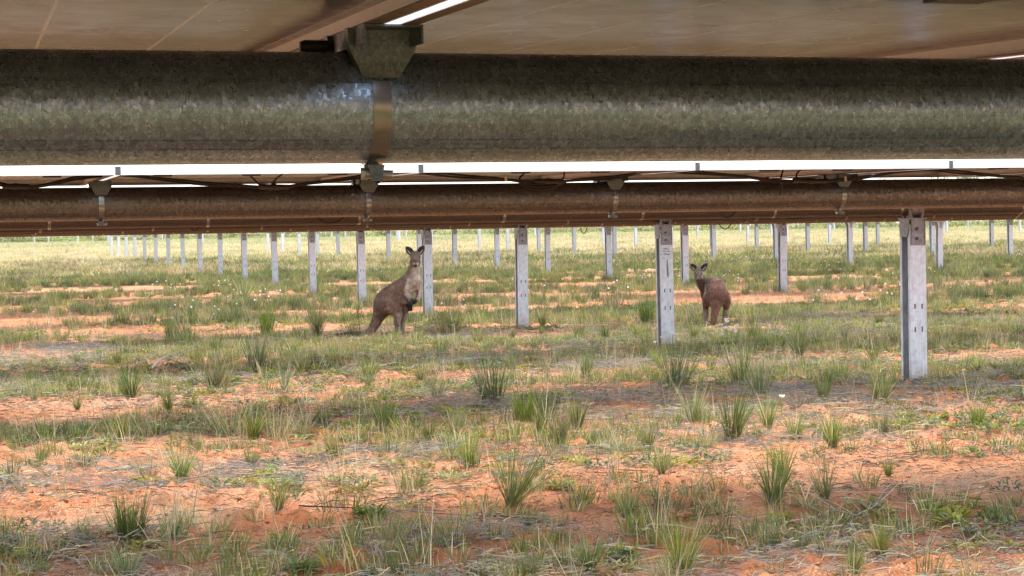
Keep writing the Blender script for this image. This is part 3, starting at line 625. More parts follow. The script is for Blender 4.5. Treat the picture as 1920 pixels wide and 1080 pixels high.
LM = [(onground(a, b), n_) for a, b, n_ in ((960, 945, 'large open fan of grass'), (1450, 940, 'paired tall tussocks'), (1548, 935, 'narrow dark tussock'), (342, 898, 'bright bushy tussock'), (520, 957, 'small upright tussock'), (245, 1012, 'dense left edge tussock'), (1275, 1078, 'largest bottom tussock'),
    (1655, 1046, 'lower right corner tussock'), (1372, 825, 'tall double tussock'), (1300, 799, 'broad tussock'), (985, 790, 'dark shaded tussock'), (925, 756, 'tall blue green clump'), (722, 806, 'dark dense tussock'), (475, 822, 'shaded olive grass'), (318, 772, 'slim tussock on bare soil'),
    (400, 733, 'green tussock pair'), (1268, 729, 'prominent blue green tussock'), (1390, 722, 'grey leafy clump'), (1545, 756, 'slim tall tussock'), (748, 632, 'larger kangaroo'), (640, 632, 'kangaroo tail tip'), (1340, 612, 'smaller kangaroo'), (1250, 652, 'nearest post'), (975, 618, 'middle post'), (805, 582, 'post behind the kangaroo'), (1711, 712, 'right edge post'),
    (310, 700, 'pale dead branch'), (1268, 976, 'big soil clod'), (984, 978, 'charred lump'), (1362, 628, 'daisy bunch'), (828, 632, 'grey green forb'), (480, 696, 'tall grey clump'), (1466, 782, 'single daisy'), (1540, 985, 'twiggy dead branch'), (700, 972, 'flat dark plant'), (1052, 918, 'lime green herb'), (500, 628, 'dark tuft on bare soil'), (1440, 802, 'rounded bright tussock'), (735, 1022, 'drab wispy clump'))]
USED = set()
for o, x, y, sort, h in ORDINARY:
    size = 'tiny' if h < .14 else ('small' if h < .18 else ('medium' if h < .22 else 'tall')); look = {'green': 'green', 'wisp': 'wispy', 'blue': 'grey green'}[sort]; lab = None
    for P_, n_ in sorted(LM, key=lambda q: (q[0][0]-x)**2+(q[0][1]-y)**2):
        dx, dy = x-P_[0], (y-P_[1])*.7; a_ = math.atan2(dx*math.cos(YAW)-dy*math.sin(YAW), dx*math.sin(YAW)+dy*math.cos(YAW)); D_ = ['behind', 'behind and right of', 'right of', 'in front and right of', 'in front of', 'in front and left of', 'left of', 'behind and left of'][int(round(math.degrees(a_)/45)) % 8]
        t_ = '%s %s grass tuft %s the %s' % (size, look, D_, n_)
        if t_ not in USED: lab = t_; break
    USED.add(lab); tag(o, lab, 'grass tussock', 'ordinary grass tufts')

def gn_scatter(name, protos, P, rot, sc, idx, label, kind='stuff'):
    c = bpy.data.collections.new(name+'_sources')
    for i, me in enumerate(protos):
        o = bpy.data.objects.new('%s_source_%02d' % (name, i), me); c.objects.link(o)
    me = bpy.data.meshes.new(name); me.from_pydata(P.tolist(), [], [])
    a = me.attributes.new('rot', 'FLOAT_VECTOR', 'POINT'); a.data.foreach_set('vector', rot.astype(np.float32).ravel())
    a = me.attributes.new('scl', 'FLOAT_VECTOR', 'POINT'); a.data.foreach_set('vector', sc.astype(np.float32).ravel())
    a = me.attributes.new('idx', 'INT', 'POINT'); a.data.foreach_set('value', idx.astype(np.int32))
    o = obj(name, me); g = bpy.data.node_groups.new(name, 'GeometryNodeTree')
    g.interface.new_socket('Geometry', in_out='INPUT', socket_type='NodeSocketGeometry'); g.interface.new_socket('Geometry', in_out='OUTPUT', socket_type='NodeSocketGeometry')
    gi = g.nodes.new('NodeGroupInput'); go = g.nodes.new('NodeGroupOutput'); ip = g.nodes.new('GeometryNodeInstanceOnPoints'); ci = g.nodes.new('GeometryNodeCollectionInfo')
    ci.inputs['Collection'].default_value = c; ci.inputs['Separate Children'].default_value = True; ci.inputs['Reset Children'].default_value = True
    def attr(n, t):
        q = g.nodes.new('GeometryNodeInputNamedAttribute'); q.data_type = t; q.inputs['Name'].default_value = n; return [s for s in q.outputs if s.enabled and s.name == 'Attribute'][0]
    L = g.links; L.new(gi.outputs[0], ip.inputs['Points']); L.new(ci.outputs[0], ip.inputs['Instance']); ip.inputs['Pick Instance'].default_value = True
    L.new(attr('idx', 'INT'), ip.inputs['Instance Index']); L.new(attr('scl', 'FLOAT_VECTOR'), ip.inputs['Scale'])
    er = g.nodes.new('FunctionNodeEulerToRotation'); L.new(attr('rot', 'FLOAT_VECTOR'), er.inputs[0]); L.new(er.outputs[0], ip.inputs['Rotation'])
    L.new(ip.outputs[0], go.inputs[0])
    m = o.modifiers.new('scatter', 'NODES'); m.node_group = g
    return tag(o, label, kind=kind)
def spread(name, protos, xy, smin, smax, label, squash=(.8, 1.3)):
    n = len(xy); z = gz(xy[:, 0], xy[:, 1]); P = np.column_stack([xy, z])
    rot = np.column_stack([rng.normal(0, .08, n), rng.normal(0, .08, n), rng.uniform(0, 6.283, n)])
    s = rng.uniform(smin, smax, n); sc = np.column_stack([s, s, s*rng.uniform(*squash, n)])
    return gn_scatter(name, protos, P, rot, sc, rng.integers(0, len(protos), n), label)
KP = [(onground(690, 632), 1.0, .8), (onground(1345, 614), .75, .9)]
def keep(xy, f):
    for p_, a_, b_ in KP: f = f & (((xy[:, 0]-p_[0])/a_)**2+((xy[:, 1]-p_[1]+.35)/b_)**2 > 1)
    return xy[f]
def jit(n, a): return rng.uniform(-a, a, n)

# short grass between the tussocks
small = [tuft('grass', 26, 1, .5, .5, .25, .05, PAL_O, M['grass'], .3, 3, 600+i) for i in range(4)]+[tuft('grass', 30, 1, .45, .42, .2, .045, PAL_G, M['grass'], .2, 3, 620+i) for i in range(3)]
c = wedge(30000, 5.5, 30); v = veg(c[:, 0], c[:, 1]); c = keep(c, v > np.interp(c[:, 1], [6, 11, 16], [.60, .56, .535])+jit(len(c), .11)); spread('grass', small, c, .045, .14, 'short olive green grass filling the gaps between tussocks')
mid = [tuft('grass', 60, 1, .45, .5, .2, .035, [OLIVE, GREEN, BLUEG, GREEN*1.15, OLIVE], M['grass'], .16, 3, 640+i) for i in range(5)]+[tuft('grass', 80, 1, .35, .3, .12, .03, [GREEN, BLUEG], M['grass'], .12, 3, 660+i) for i in range(3)]
c = wedge(12500, 24, 62); v = veg(c[:, 0], c[:, 1]); th = np.interp(c[:, 1], [24, 30, 40, 62], [.60, .55, .47, .40]); c = keep(c, v > th+jit(len(c), .07)); spread('meadow_grass', mid, c, .12, .30, 'olive green meadow grass behind the kangaroos')
c = np.vstack([np.stack([rng.uniform(-14, 16, 5200), rng.uniform(-24, 1.6, 5200)], 1), np.stack([rng.uniform(-5, 7, 2800), rng.uniform(-4, 4.8, 2800)], 1)]); spread('grass_behind_viewer', mid, c, .16, .3, 'grass of the field behind the place of the photograph')
c = wedge(15000, 26, 64); v = veg(c[:, 0], c[:, 1]); c = keep(c, v > .44+jit(len(c), .1)); spread('short_meadow_grass', small, c, .05, .11, 'short yellowish grass between the meadow clumps')
farp = [tuft('dry_grass', 70, 1, 1.2, .45, .2, .07, [OLIVE*1.25, STRAW, OLIVE, STRAW*.85], M['grass'], .35, 2, 700+i) for i in range(4)]+[tuft('dry_grass', 70, 1, 1.2, .45, .2, .07, [OLIVE, GREEN, BLUEG], M['grass'], .1, 2, 720+i) for i in range(3)]+[tuft('dry_grass', 80, 1, 1.3, .45, .25, .07, [STRAW*1.1, STRAW], M['grass'], .8, 2, 740+i) for i in range(3)]+[tuft('dry_grass', 70, 1, 1.3, .45, .2, .08, [np.array([.30, .34, .15]), np.array([.36, .37, .18]), np.array([.24, .29, .13])], M['grass'], .2, 2, 760+i) for i in range(2)]
c = wedge(52000, 58, 246, 8); v = veg(c[:, 0]/2.5, c[:, 1]/2.5); nC = len(c)
u = rng.uniform(0, 1, nC); pale = np.clip((c[:, 1]-62)/45, 0, 1)*np.clip(1.25-(c[:, 1]-150)/25, .15, 1)*.72; idx = np.where(c[:, 1] > 165, np.where(u < .3, 7, 10+rng.integers(0, 2, nC)), 0)+(c[:, 1] <= 165)*np.where(u < pale, rng.integers(7, 10, nC), np.where(v > .55, rng.integers(4, 7, nC), rng.integers(0, 5, nC)))
z = gz(c[:, 0], c[:, 1]); s = rng.uniform(.18, .4, nC)*(1+.5*(c[:, 1] > 165))
gn_scatter('far_dry_grass', farp, np.column_stack([c, z]), np.column_stack([np.zeros(nC), np.zeros(nC), rng.uniform(0, 6.28, nC)]), np.column_stack([s*1.3, s*1.3, s*rng.uniform(.6, 1.1, nC)]), idx, 'pale dry grass covering the far rise')
pb = np.array([(a+rng.normal(0, .16), b-.09+rng.normal(0, .16)) for a, b in PBASE if b < 75 for _ in range(9)]); spread('grass_at_posts', small, pb, .03, .085, 'grass gathered around the feet of the posts')
# low herbs, yellow green and grey green
herbs = [herb('herb', 46, .5, .3, .13, .3, [YELG, YELG*.9, OLIVE], 800+i) for i in range(3)]+[herb('herb', 50, .5, .4, .09, .28, [BLUEG*1.1, GREEN, GREYS*.5], 820+i) for i in range(3)]
c = wedge(20000, 5.5, 32); v = fbm(c[:, 0]/2.1+31, c[:, 1]/1.2, 91, 4); c = keep(c, v > .5+jit(len(c), .09)); spread('ground_herbs', herbs, c, .05, .17, 'low yellow green herbs spreading over the soil')
# dead stems
lits = [litter('dead_stems', 100, .35, [STRAW, GREYS, STRAW*.8, GREYS*.8], 900+i) for i in range(3)]+[litter('dead_stems', 110, .35, [GREYS*.7, GREYS*.9, np.array([.3, .25, .24])], 920+i) for i in range(3)]
c = wedge(5200, 5.5, 27); v = lit(c[:, 0], c[:, 1]); c = keep(c, v > .545+jit(len(c), .04)); spread('dead_stem_litter', lits, c, .7, 1.3, 'grey and straw coloured dead stems lying on the soil')
lit2 = [litter('loose_straw', 9, .4, [STRAW, STRAW*.7, GREYS*.6, np.array([.14, .09, .06])], 940+i, .0025, .16, .012) for i in range(4)]
spread('loose_straw', lit2, wedge(2600, 5.5, 26), .7, 1.3, 'single loose straws and twiglets strewn over bare soil')
stalk = [tuft('dry_stalks', 7, 1, .25, .35, .2, .018, [STRAW, STRAW*.7, GREYS], M['grass'], .8, 4, 960+i) for i in range(4)]
c = wedge(4200, 5.5, 40); spread('dry_stalks', stalk, c, .12, .34, 'thin dry upright stalks between the tussocks')

# grey forb beside the larger kangaroo and tiny shrubs
def forb(px_, py_, hp, wp, lab, pal, seed, n=260):
    p = onground(px_, py_); d = float(np.dot(p-np.array([0, 0, EYE]), fw)); h = hp*d/FPX; w = wp*d/FPX
    o = obj('leafy_forb', None, None, p); tag(o, lab, 'plant'); tag(obj('leaves', herb('leaves', n, w/2, h, .018, .05, pal, seed), o), kind='stuff')
    st = MB(); g = np.random.default_rng(seed)
    for i in range(14): a = g.uniform(0, 6.28); r = w/2*g.uniform(.1, .9); st.tube([(0, 0, -.02), (r*.5*math.cos(a), r*.5*math.sin(a), h*.5), (r*math.cos(a), r*math.sin(a), h*g.uniform(.6, 1))], [.005, .004, .002], 4)
    me = st.mesh('stems', M['straw'], fix=False); setcol(me, np.tile(OLIVE*.8, (len(me.vertices), 1))); tag(obj('stems', me, o), kind='stuff')
forb(828, 632, 48, 62, 'grey green leafy forb right of the larger kangaroo feet', [BLUEG*1.25, GREYS*.7, GREEN], 31)
forb(588, 690, 34, 30, 'low grey forb in the left middle ground', [BLUEG*1.2, GREYS*.6], 32, 120)
forb(700, 972, 22, 60, 'flat dark green leafy plant at the lower left of centre', [GREEN, GREEN*.8], 33, 110)
forb(565, 1075, 26, 45, 'broad leaved green plant at the bottom, left of centre', [GREEN*1.2, BLUEG*1.3], 34, 70)
forb(1165, 1062, 40, 50, 'broad leaved pale plant at the bottom, right of the green tussock', [YELG*.9, BLUEG*1.4], 35, 90)
forb(1052, 918, 14, 46, 'flat bright lime green herb on bare soil right of the open fan', [YELG*1.2, YELG], 36, 90)
forb(1150, 552, 22, 26, 'dark low shrub behind the second line posts', [GREEN*.8, BLUEG*.8], 37, 120)
forb(575, 470, 18, 40, 'far brown bush behind the left line of posts', [np.array([.16, .11, .08]), OLIVE*.7], 38, 260)

# daisies
def daisy_mesh():
    s = MB(); s.tube([(0, 0, -.02), (.01, 0, .1), (.015, .005, .2)], [.0028, .0025, .002], 5); stem = s.mesh('stem', M['straw'], fix=False); setcol(stem, np.tile(GREEN, (len(stem.vertices), 1)))
    p = MB()
    for k in range(9):
        a = 2*math.pi*k/9; c_, s_ = math.cos(a), math.sin(a); t_ = (-s_*.007, c_*.007)
        p.add([(.006*c_, .006*s_, .2), (.017*c_+t_[0], .017*s_+t_[1], .211), (.025*c_, .025*s_, .228), (.017*c_-t_[0], .017*s_-t_[1], .211)], [(0, 1, 2, 3)])
    pet = p.mesh('petals', M['petal'], fix=False)
    q = MB(); q.tube([(0, 0, .199), (0, 0, .207)], [.008, .005], 8); return stem, pet, q.mesh('flower_centre', M['centre'])
DST, DPE, DCE = daisy_mesh()
def daisy(x, y, lab, grp, s=1.0):
    p = onground(x, y); r = obj('white_daisy', DST, None, p, (rng.uniform(-.2, .2), rng.uniform(-.2, .2), rng.uniform(0, 6.3)), s); tag(r, lab, 'flower', grp)
    for me, n in ((DPE, 'petals'), (DCE, 'flower_centre')):
        c_ = obj(n, me, r, (.015, .005, 0)); c_.location.z = .2*0; c_.rotation_euler = (rng.uniform(.0, .25), 0, 0)
for dx, dy in ((-13, 9), (-8, 0), (-2, 3), (4, -4), (8, 6), (14, 2), (-4, 12), (11, 12), (1, 8), (18, 9), (6, 14), (-18, 16), (20, 1), (-1, -6)):
    daisy(1364+dx, 641+dy, 'white daisy in the bunch at the foot of the smaller kangaroo', 'daisies by the smaller kangaroo', rng.uniform(.8, 1.25))
for x, y in ((1232, 650), (1239, 664), (1263, 655), (1266, 668), (1228, 672), (1259, 661)): daisy(x, y, 'white daisy growing at the foot of the nearest steel post', 'daisies by the nearest post', rng.uniform(.8, 1.1))
for x, y, lab in ((1466, 782, 'single white daisy on bare soil, right middle ground'), (995, 742, 'single white daisy right of the tall blue green clump'), (512, 628, 'white daisy by the dark tuft left of the kangaroo')): daisy(x, y, lab, None, .9)
c = wedge(120, 26, 60, 1); flw = [tuft('flower_heads', 5, .9, .6, .3, .1, .03, [GREEN], M['grass'], .2, 2, 990)]
fm = MB()
for i in range(4):
    a = rng.uniform(0, 6.28); r = rng.uniform(0, .5); zz = rng.uniform(.16, .3); fm.tube([(r*math.cos(a), r*math.sin(a), zz), (r*math.cos(a), r*math.sin(a), zz+.02)], [.016, .010], 5)
spread('white_wildflowers', [fm.mesh('white_wildflowers', M['petal'])], keep(c, veg(c[:, 0], c[:, 1]) > .5), .8, 1.2, 'tiny white wildflower heads dotted through the meadow grass')

# sticks, clods
def branch(name, pts, r, m, lab, cat, forks=0, seed=0, raise_=.02):
    g = np.random.default_rng(seed); mb = MB(); P = []
    for x, y in pts: q = onground(x, y); P.append(q+np.array([0, 0, raise_*g.uniform(.3, 1.2)]))
    Q = curve_pts(P, 4); n = len(Q); mb.tube(Q, [r*(1-.6*i/n) for i in range(n)], 6)
    for i in range(forks):
        k = g.integers(1, n-1); a = g.uniform(0, 6.28); l = g.uniform(.08, .25); d = np.array([math.cos(a), math.sin(a), g.uniform(-.05, .6)])
        mb.tube([Q[k], Q[k]+d*l*.5+np.array([0, 0, .01]), Q[k]+d*l+np.array([0, 0, g.uniform(-.02, .03)])], [r*.6, r*.45, r*.2], 5)
    tag(obj(name, mb.mesh(name, m)), lab, cat)
branch('dead_branch', [(285, 706), (310, 694), (335, 688), (362, 700)], .011, M['stick'], 'pale forked dead branch lying in the left middle ground', 'branch', 5, 1, .12)
branch('dead_branch', [(1470, 990), (1520, 982), (1570, 978), (1630, 985)], .0035, M['stick'], 'pale twiggy dead branch on the soil at the right front', 'branch', 9, 2, .05)
branch('dead_branch', [(1610, 975), (1640, 965), (1675, 950)], .0035, M['stick'], 'grey twig leaning up at the right edge front', 'branch', 8, 3, .08)
branch('dry_stick', [(225, 1012), (270, 1030), (330, 1046)], .006, M['dark'], 'thin dark stick lying at the lower left', 'stick', 2, 4)
branch('dry_stick', [(560, 958), (700, 962), (840, 970), (985, 976)], .0035, M['dark'], 'long thin dark stem trailing along the soil, lower left of centre', 'stick', 3, 5)
branch('dry_stick', [(1185, 965), (1225, 958), (1280, 930), (1330, 918)], .003, M['dark'], 'arched dark twig by the soil clod, right of centre', 'stick', 4, 6, .05)
def lump(name, x, y, r, m, lab, cat, seed, sq=.6):
    p = onground(x, y); bm = bmesh.new(); bmesh.ops.create_icosphere(bm, subdivisions=3, radius=r); g = np.random.default_rng(seed); ph = g.uniform(0, 6, 3)
    for v in bm.verts:
        q = v.co.normalized(); f = 1+.25*math.sin(5*q.x+ph[0])*math.cos(4*q.y+ph[1])+.18*math.sin(11*q.z+9*q.x+ph[2])+g.normal(0, .05); v.co = Vector((q.x*f*r*1.4, q.y*f*r, q.z*f*r*sq))
    me = bpy.data.meshes.new(name); bm.to_mesh(me); bm.free(); me.materials.append(m); tag(obj(name, me, None, p), lab, cat)
lump('soil_clod', 1268, 976, .05, M['soil'], 'lump of red earth standing up on the bare soil, right of centre', 'clod', 1, .9)
lump('soil_clod', 1205, 982, .03, M['soil'], 'smaller red earth lump left of the big clod', 'clod', 2)
lump('charred_lump', 984, 978, .022, M['dark'], 'small black charred lump on the soil, bottom centre', 'lump', 3)
lump('charred_lump', 990, 983, .015, M['dark'], 'tiny black crumb beside the charred lump', 'lump', 4)
lump('charred_lump', 1052, 987, .013, M['dark'], 'tiny dark crumb right of the charred lump', 'lump', 5)
clods = []
for i in range(4):
    bm = bmesh.new(); bmesh.ops.create_icosphere(bm, subdivisions=1, radius=1); g = np.random.default_rng(i)
    for v in bm.verts: v.co *= g.uniform(.7, 1.2); v.co.z *= .6
    me = bpy.data.meshes.new('crumbs'); bm.to_mesh(me); bm.free(); me.materials.append(M['soil']); clods.append(me)
deb = [litter('fine_debris', 26, .3, [STRAW, STRAW*.6, GREYS*.6, np.array([.12, .07, .05]), np.array([.09, .06, .05])], 970+i, .0016, .05, .008) for i in range(4)]
spread('fine_debris', deb, wedge(5200, 5.5, 22), .7, 1.4, 'fine broken straw and dark crumbs strewn over all the soil')
spread('soil_crumbs', clods, wedge(14000, 5.5, 16), .003, .017, 'crumbs of red earth strewn over the bare patches')
# thin dark stalk in front of the fourth post
p = onground(673, 622); d_ = MB(); d_.tube(curve_pts([(0, 0, -.02), (.01, 0, .15), (-.01, .01, .3), (.012, 0, .42)]), .006, 5)
for i in range(9): z = .04*i+.05; a = i*2.2; d_.tube([(0, 0, z), (.03*math.cos(a), .03*math.sin(a), z+.02)], [.004, .002], 4)
tag(obj('dead_stalk', d_.mesh('dead_stalk', M['dark']), None, p), 'thin dark dead stalk standing left of the larger kangaroo', 'stalk')

# ------------------------------------------------------------------ kangaroos
def roo(base_px, label, chains, blobs, colour, torso, flow, headv, ears, eyes, nose, fingers, scale=1.0, lift=0.0):
    """one continuous skin over all limbs; u to the right, w to the viewer, v up"""
    p = onground(*base_px); to = -np.array([p[0], p[1], 0]); to /= np.linalg.norm(to); rt = np.array([-to[1], to[0], 0])
    yaw = math.atan2(rt[1], rt[0])            # local x = right, local y = away from the viewer
    L = lambda q: (q[0], -q[2], q[1])
    mb = MB()
    for ch in chains:
        P = [np.array(L(c[0])) for c in ch]; rr = [c[1] for c in ch]; Q = curve_pts(P, 5); n = len(P)
        tt = np.linspace(0, n-1, len(Q)); rq = list(np.interp(tt, range(n), rr))
        d0 = Q[0]-Q[1]; d0 /= np.linalg.norm(d0)+1e-9; d1 = Q[-1]-Q[-2]; d1 /= np.linalg.norm(d1)+1e-9
        Q = [Q[0]+d0*rq[0]*.98, Q[0]+d0*rq[0]*.75]+Q+[Q[-1]+d1*rq[-1]*.75, Q[-1]+d1*rq[-1]*.98]; rq = [rq[0]*.2, rq[0]*.66]+rq+[rq[-1]*.66, rq[-1]*.2]
        mb.tube(Q, rq, 16)
    for c_, r3 in blobs:
        bm = bmesh.new(); bmesh.ops.create_icosphere(bm, subdivisions=3, radius=1)
        v = [(L(c_)[0]+q.co.x*r3[0], L(c_)[1]+q.co.y*r3[2], L(c_)[2]+q.co.z*r3[1]) for q in bm.verts]; f = [tuple(x.index for x in t.verts) for t in bm.faces]; bm.free(); mb.add(v, f)
    me = mb.mesh('kangaroo', M['fur']); tmp = bpy.data.objects.new('tmp', me); COL.objects.link(tmp)
    m = tmp.modifiers.new('r', 'REMESH'); m.mode = 'VOXEL'; m.voxel_size = .0075
    m = tmp.modifiers.new('s', 'SMOOTH'); m.iterations = 6; m.factor = .5
    dg = bpy.context.evaluated_depsgraph_get(); body = bpy.data.meshes.new_from_object(tmp.evaluated_get(dg)); bpy.data.objects.remove(tmp)
    body.name = 'kangaroo'; body.materials.clear(); body.materials.append(M['fur']); body.polygons.foreach_set('use_smooth', [True]*len(body.polygons))
    co = np.zeros(len(body.vertices)*3); body.vertices.foreach_get('co', co); co = co.reshape(-1, 3)
    ed = np.zeros(len(body.edges)*2, np.int32); body.edges.foreach_get('vertices', ed); ed = ed.reshape(-1, 2); wt = torso(co[:, 0], co[:, 2], -co[:, 1])[:, None]; deg = np.bincount(ed.ravel(), minlength=len(co))[:, None]
    for it in range(60):                     # the muscles of the trunk flow into each other; head and hands keep their form
        acc = np.zeros_like(co); np.add.at(acc, ed[:, 0], co[ed[:, 1]]); np.add.at(acc, ed[:, 1], co[ed[:, 0]]); co = co+(acc/np.maximum(deg, 1)-co)*wt*.6
    body.vertices.foreach_set('co', co.ravel()); body.update(); no = np.zeros(len(body.vertices)*3); body.vertex_normals.foreach_get('vector', no); no = no.reshape(-1, 3)
    setcol(body, colour(co[:, 0], co[:, 2], -co[:, 1], no[:, 0], no[:, 2], -no[:, 1]))
    r = obj('kangaroo', body, None, p+np.array([0, 0, lift]), (0, 0, yaw), scale); tag(r, label, 'kangaroo')
    g = np.random.default_rng(5); cc = np.zeros(len(co)*4, np.float32); body.color_attributes['Col'].data.foreach_get('color', cc); cc = cc.reshape(-1, 4)[:, :3]
    pk = g.integers(0, len(co), 15000); nn_ = no[pk]; fl = np.array([-.55 if flow else 0, .1, -1.0])+g.normal(0, .28, (len(pk), 3)); fl -= nn_*(fl*nn_).sum(1, keepdims=True); fl /= np.linalg.norm(fl, axis=1, keepdims=True)+1e-6
    ln_ = np.where(co[pk, 2] > headv, .011, .032)*g.uniform(.5, 1.3, len(pk)); ln_ = np.where(co[pk, 2] < .05, .008, ln_); sd_ = np.cross(fl, nn_); b0 = co[pk]; wd = .0035
    fv = np.stack([b0-sd_*wd*.5, b0+sd_*wd*.5, b0+(fl*.9+nn_*.38)*ln_[:, None]], 1).reshape(-1, 3); fc = np.repeat(cc[pk]*g.uniform(.35, 2.1, (len(pk), 1)), 3, 0)
    fm_ = bpy.data.meshes.new('fur'); fm_.from_pydata(fv.tolist(), [], [(3*i, 3*i+1, 3*i+2) for i in range(len(pk))]); fm_.materials.append(M['fur']); setcol(fm_, fc); fm_.update(); tag(obj('fur', fm_, r), kind='stuff')
    for base, tip, face, w in ears:      # cupped ears with a pale hairy rim inside
        b = np.array(L(base)); t_ = np.array(L(tip)); ax = t_-b; ln = np.linalg.norm(ax); ax /= ln; fn = np.array(L(face), float); fn -= ax*np.dot(fn, ax); fn /= np.linalg.norm(fn); sd = np.cross(ax, fn)
        V = []; C = []; F = []; nn, mm = 9, 8
        for i in range(nn):
            t = i/(nn-1); hw = w*(math.sin(math.pi*min(1, (.14+.86*t)))**.6)*(1 if t < .55 else 1-.25*(t-.55)); hw = max(hw, .002) if i < nn-1 else .001
            for j in range(mm):
                a = -1.0+2.0*j/(mm-1); V.append(b+ax*ln*t+sd*math.sin(a)*hw+fn*(-(math.cos(a))*hw*.8+.3*hw))
                edge = abs(a) > .84; C.append(np.array([.045, .032, .025]) if not edge else np.array([.2, .155, .12]))
        for i in range(nn-1):
            for j in range(mm-1): F.append((i*mm+j, i*mm+j+1, (i+1)*mm+j+1, (i+1)*mm+j))
        em = bpy.data.meshes.new('ear'); em.from_pydata([tuple(map(float, q)) for q in V], [], F); em.materials.append(M['fur']); em.polygons.foreach_set('use_smooth', [True]*len(F)); setcol(em, np.array(C)); em.update()
        eo = obj('ear', em, r); s_ = eo.modifiers.new('thick', 'SOLIDIFY'); s_.thickness = .006; s_.offset = 0
        tf = MB()
        for k in range(7): q = b+ax*ln*(.12+.05*k)+sd*(.25 if tip[0] < base[0] else -.25)*-w+fn*.0; tf.tube([q, q+ax*.03+fn*.008], [.004, .001], 4)
        tm = tf.mesh('ear_tuft', M['fur'], fix=False); setcol(tm, np.tile(np.array([.5, .42, .36]), (len(tm.vertices), 1))); tag(obj('ear_tuft', tm, eo), kind='stuff')
    for c_, rr in eyes:
        bm = bmesh.new(); bmesh.ops.create_uvsphere(bm, u_segments=12, v_segments=8, radius=rr); q = bpy.data.meshes.new('eye'); bm.to_mesh(q); bm.free(); q.materials.append(M['eye']); q.polygons.foreach_set('use_smooth', [True]*len(q.polygons)); obj('eye', q, r, L(c_))
    for c_, r3 in nose:
        bm = bmesh.new(); bmesh.ops.create_uvsphere(bm, u_segments=12, v_segments=8, radius=1)
        for v in bm.verts: v.co = Vector((v.co.x*r3[0], v.co.y*r3[2], v.co.z*r3[1]))
        q = bpy.data.meshes.new('nose'); bm.to_mesh(q); bm.free(); q.materials.append(M['nose']); q.polygons.foreach_set('use_smooth', [True]*len(q.polygons)); obj('nose', q, r, L(c_))
    for pts in fingers:
        f_ = MB(); f_.tube([L(a) for a in pts], [.008, .0075, .003], 6); obj('claw', f_.mesh('claw', M['nose']), r)
    return r
def head_parts(hc, ax, s=1.0):
    """head: skull, cheeks and muzzle along ax (u, v, w)"""
    h = np.array(hc, float); a = np.array(ax, float); a /= np.linalg.norm(a)
    P = lambda t, dv=0: tuple(h+a*t*s+np.array([0, dv*s, 0]))
    chain = [(P(-.045, .018), .05*s), (P(.0, .02), .057*s), (P(.045, .0), .05*s), (P(.09, -.022), .033*s), (P(.126, -.034), .022*s)]
    jaw = [(P(.0, -.03), .042*s), (P(.05, -.044), .031*s), (P(.105, -.053), .018*s)]
    side = np.cross(a, [0, 1, 0]); side /= np.linalg.norm(side)
    eyes = [(tuple(h+a*.042*s+side*k*.046*s+np.array([0, .024*s, 0])), .0115*s) for k in (-1, 1)]
    nose = [(P(.148, -.03), (.017*s, .012*s, .011*s))]
    return [chain, jaw], eyes, nose
BROWN, DARKB, PALE = np.array([.158, .099, .071]), np.array([.026, .018, .014]), np.array([.38, .315, .25])
def sm(x, a, b): t = np.clip((x-a)/(b-a), 0, 1); return t*t*(3-2*t)
def blend(c, k, m): return c*(1-m[:, None])+k*m[:, None]
# 1: upright, three-quarter view, looking at the viewer
hc = (.232, 1.026, .16); hp, eyes1, nose1 = head_parts(hc, (.0, -.34, 1.0), 1.2)
ch1 = hp+[
 [((.23, 1.0, .115), .068), ((.222, .93, .10), .071), ((.208, .86, .09), .09), ((.195, .79, .085), .115)],
 [((.20, .80, .08), .10), ((.175, .73, .07), .125), ((.10, .665, .04), .135), ((.0, .595, .0), .145), ((-.09, .53, -.03), .157), ((-.165, .46, -.06), .155), ((-.21, .38, -.07), .13)],
 [((-.20, .40, -.07), .12), ((-.255, .29, -.09), .082), ((-.31, .175, -.1), .064), ((-.365, .095, -.09), .053), ((-.43, .06, -.07), .046), ((-.58, .058, -.03), .04), ((-.78, .05, .0), .032), ((-.96, .042, .02), .016)],
 [((-.15, .46, .03), .13), ((-.09, .42, .055), .125), ((-.035, .37, .085), .092), ((-.005, .30, .105), .06), ((-.015, .24, .11), .046), ((-.01, .14, .09), .036), ((-.005, .06, .07), .033)],
 [((-.015, .035, .06), .036), ((.0, .024, .12), .034), ((.03, .02, .22), .030), ((.055, .018, .31), .022), ((.068, .013, .36), .012)],
 [((-.05, .45, -.12), .12), ((.02, .43, -.07), .11), ((.075, .40, -.03), .075), ((.07, .31, -.03), .046), ((.05, .2, -.05), .034), ((.04, .07, -.07), .03)],
 [((.03, .035, -.08), .033), ((.055, .024, -.02), .032), ((.085, .02, .08), .028), ((.115, .018, .17), .02), ((.13, .013, .22), .011)],
 [((.125, .76, .13), .062), ((.105, .68, .165), .052), ((.098, .59, .175), .04), ((.115, .535, .19), .034), ((.145, .47, .215), .026), ((.158, .43, .23), .024), ((.164, .40, .235), .02)],
 [((.265, .74, .06), .058), ((.275, .66, .075), .047), ((.272, .585, .085), .036), ((.255, .53, .105), .03), ((.22, .475, .14), .024), ((.195, .455, .16), .021)]]
bl1 = [((-.12, .47, .0), (.16, .165, .14)), ((.02, .545, .03), (.12, .12, .12)), ((.215, .76, .12), (.10, .11, .08)), ((.1, .52, .06), (.1, .1, .09))]
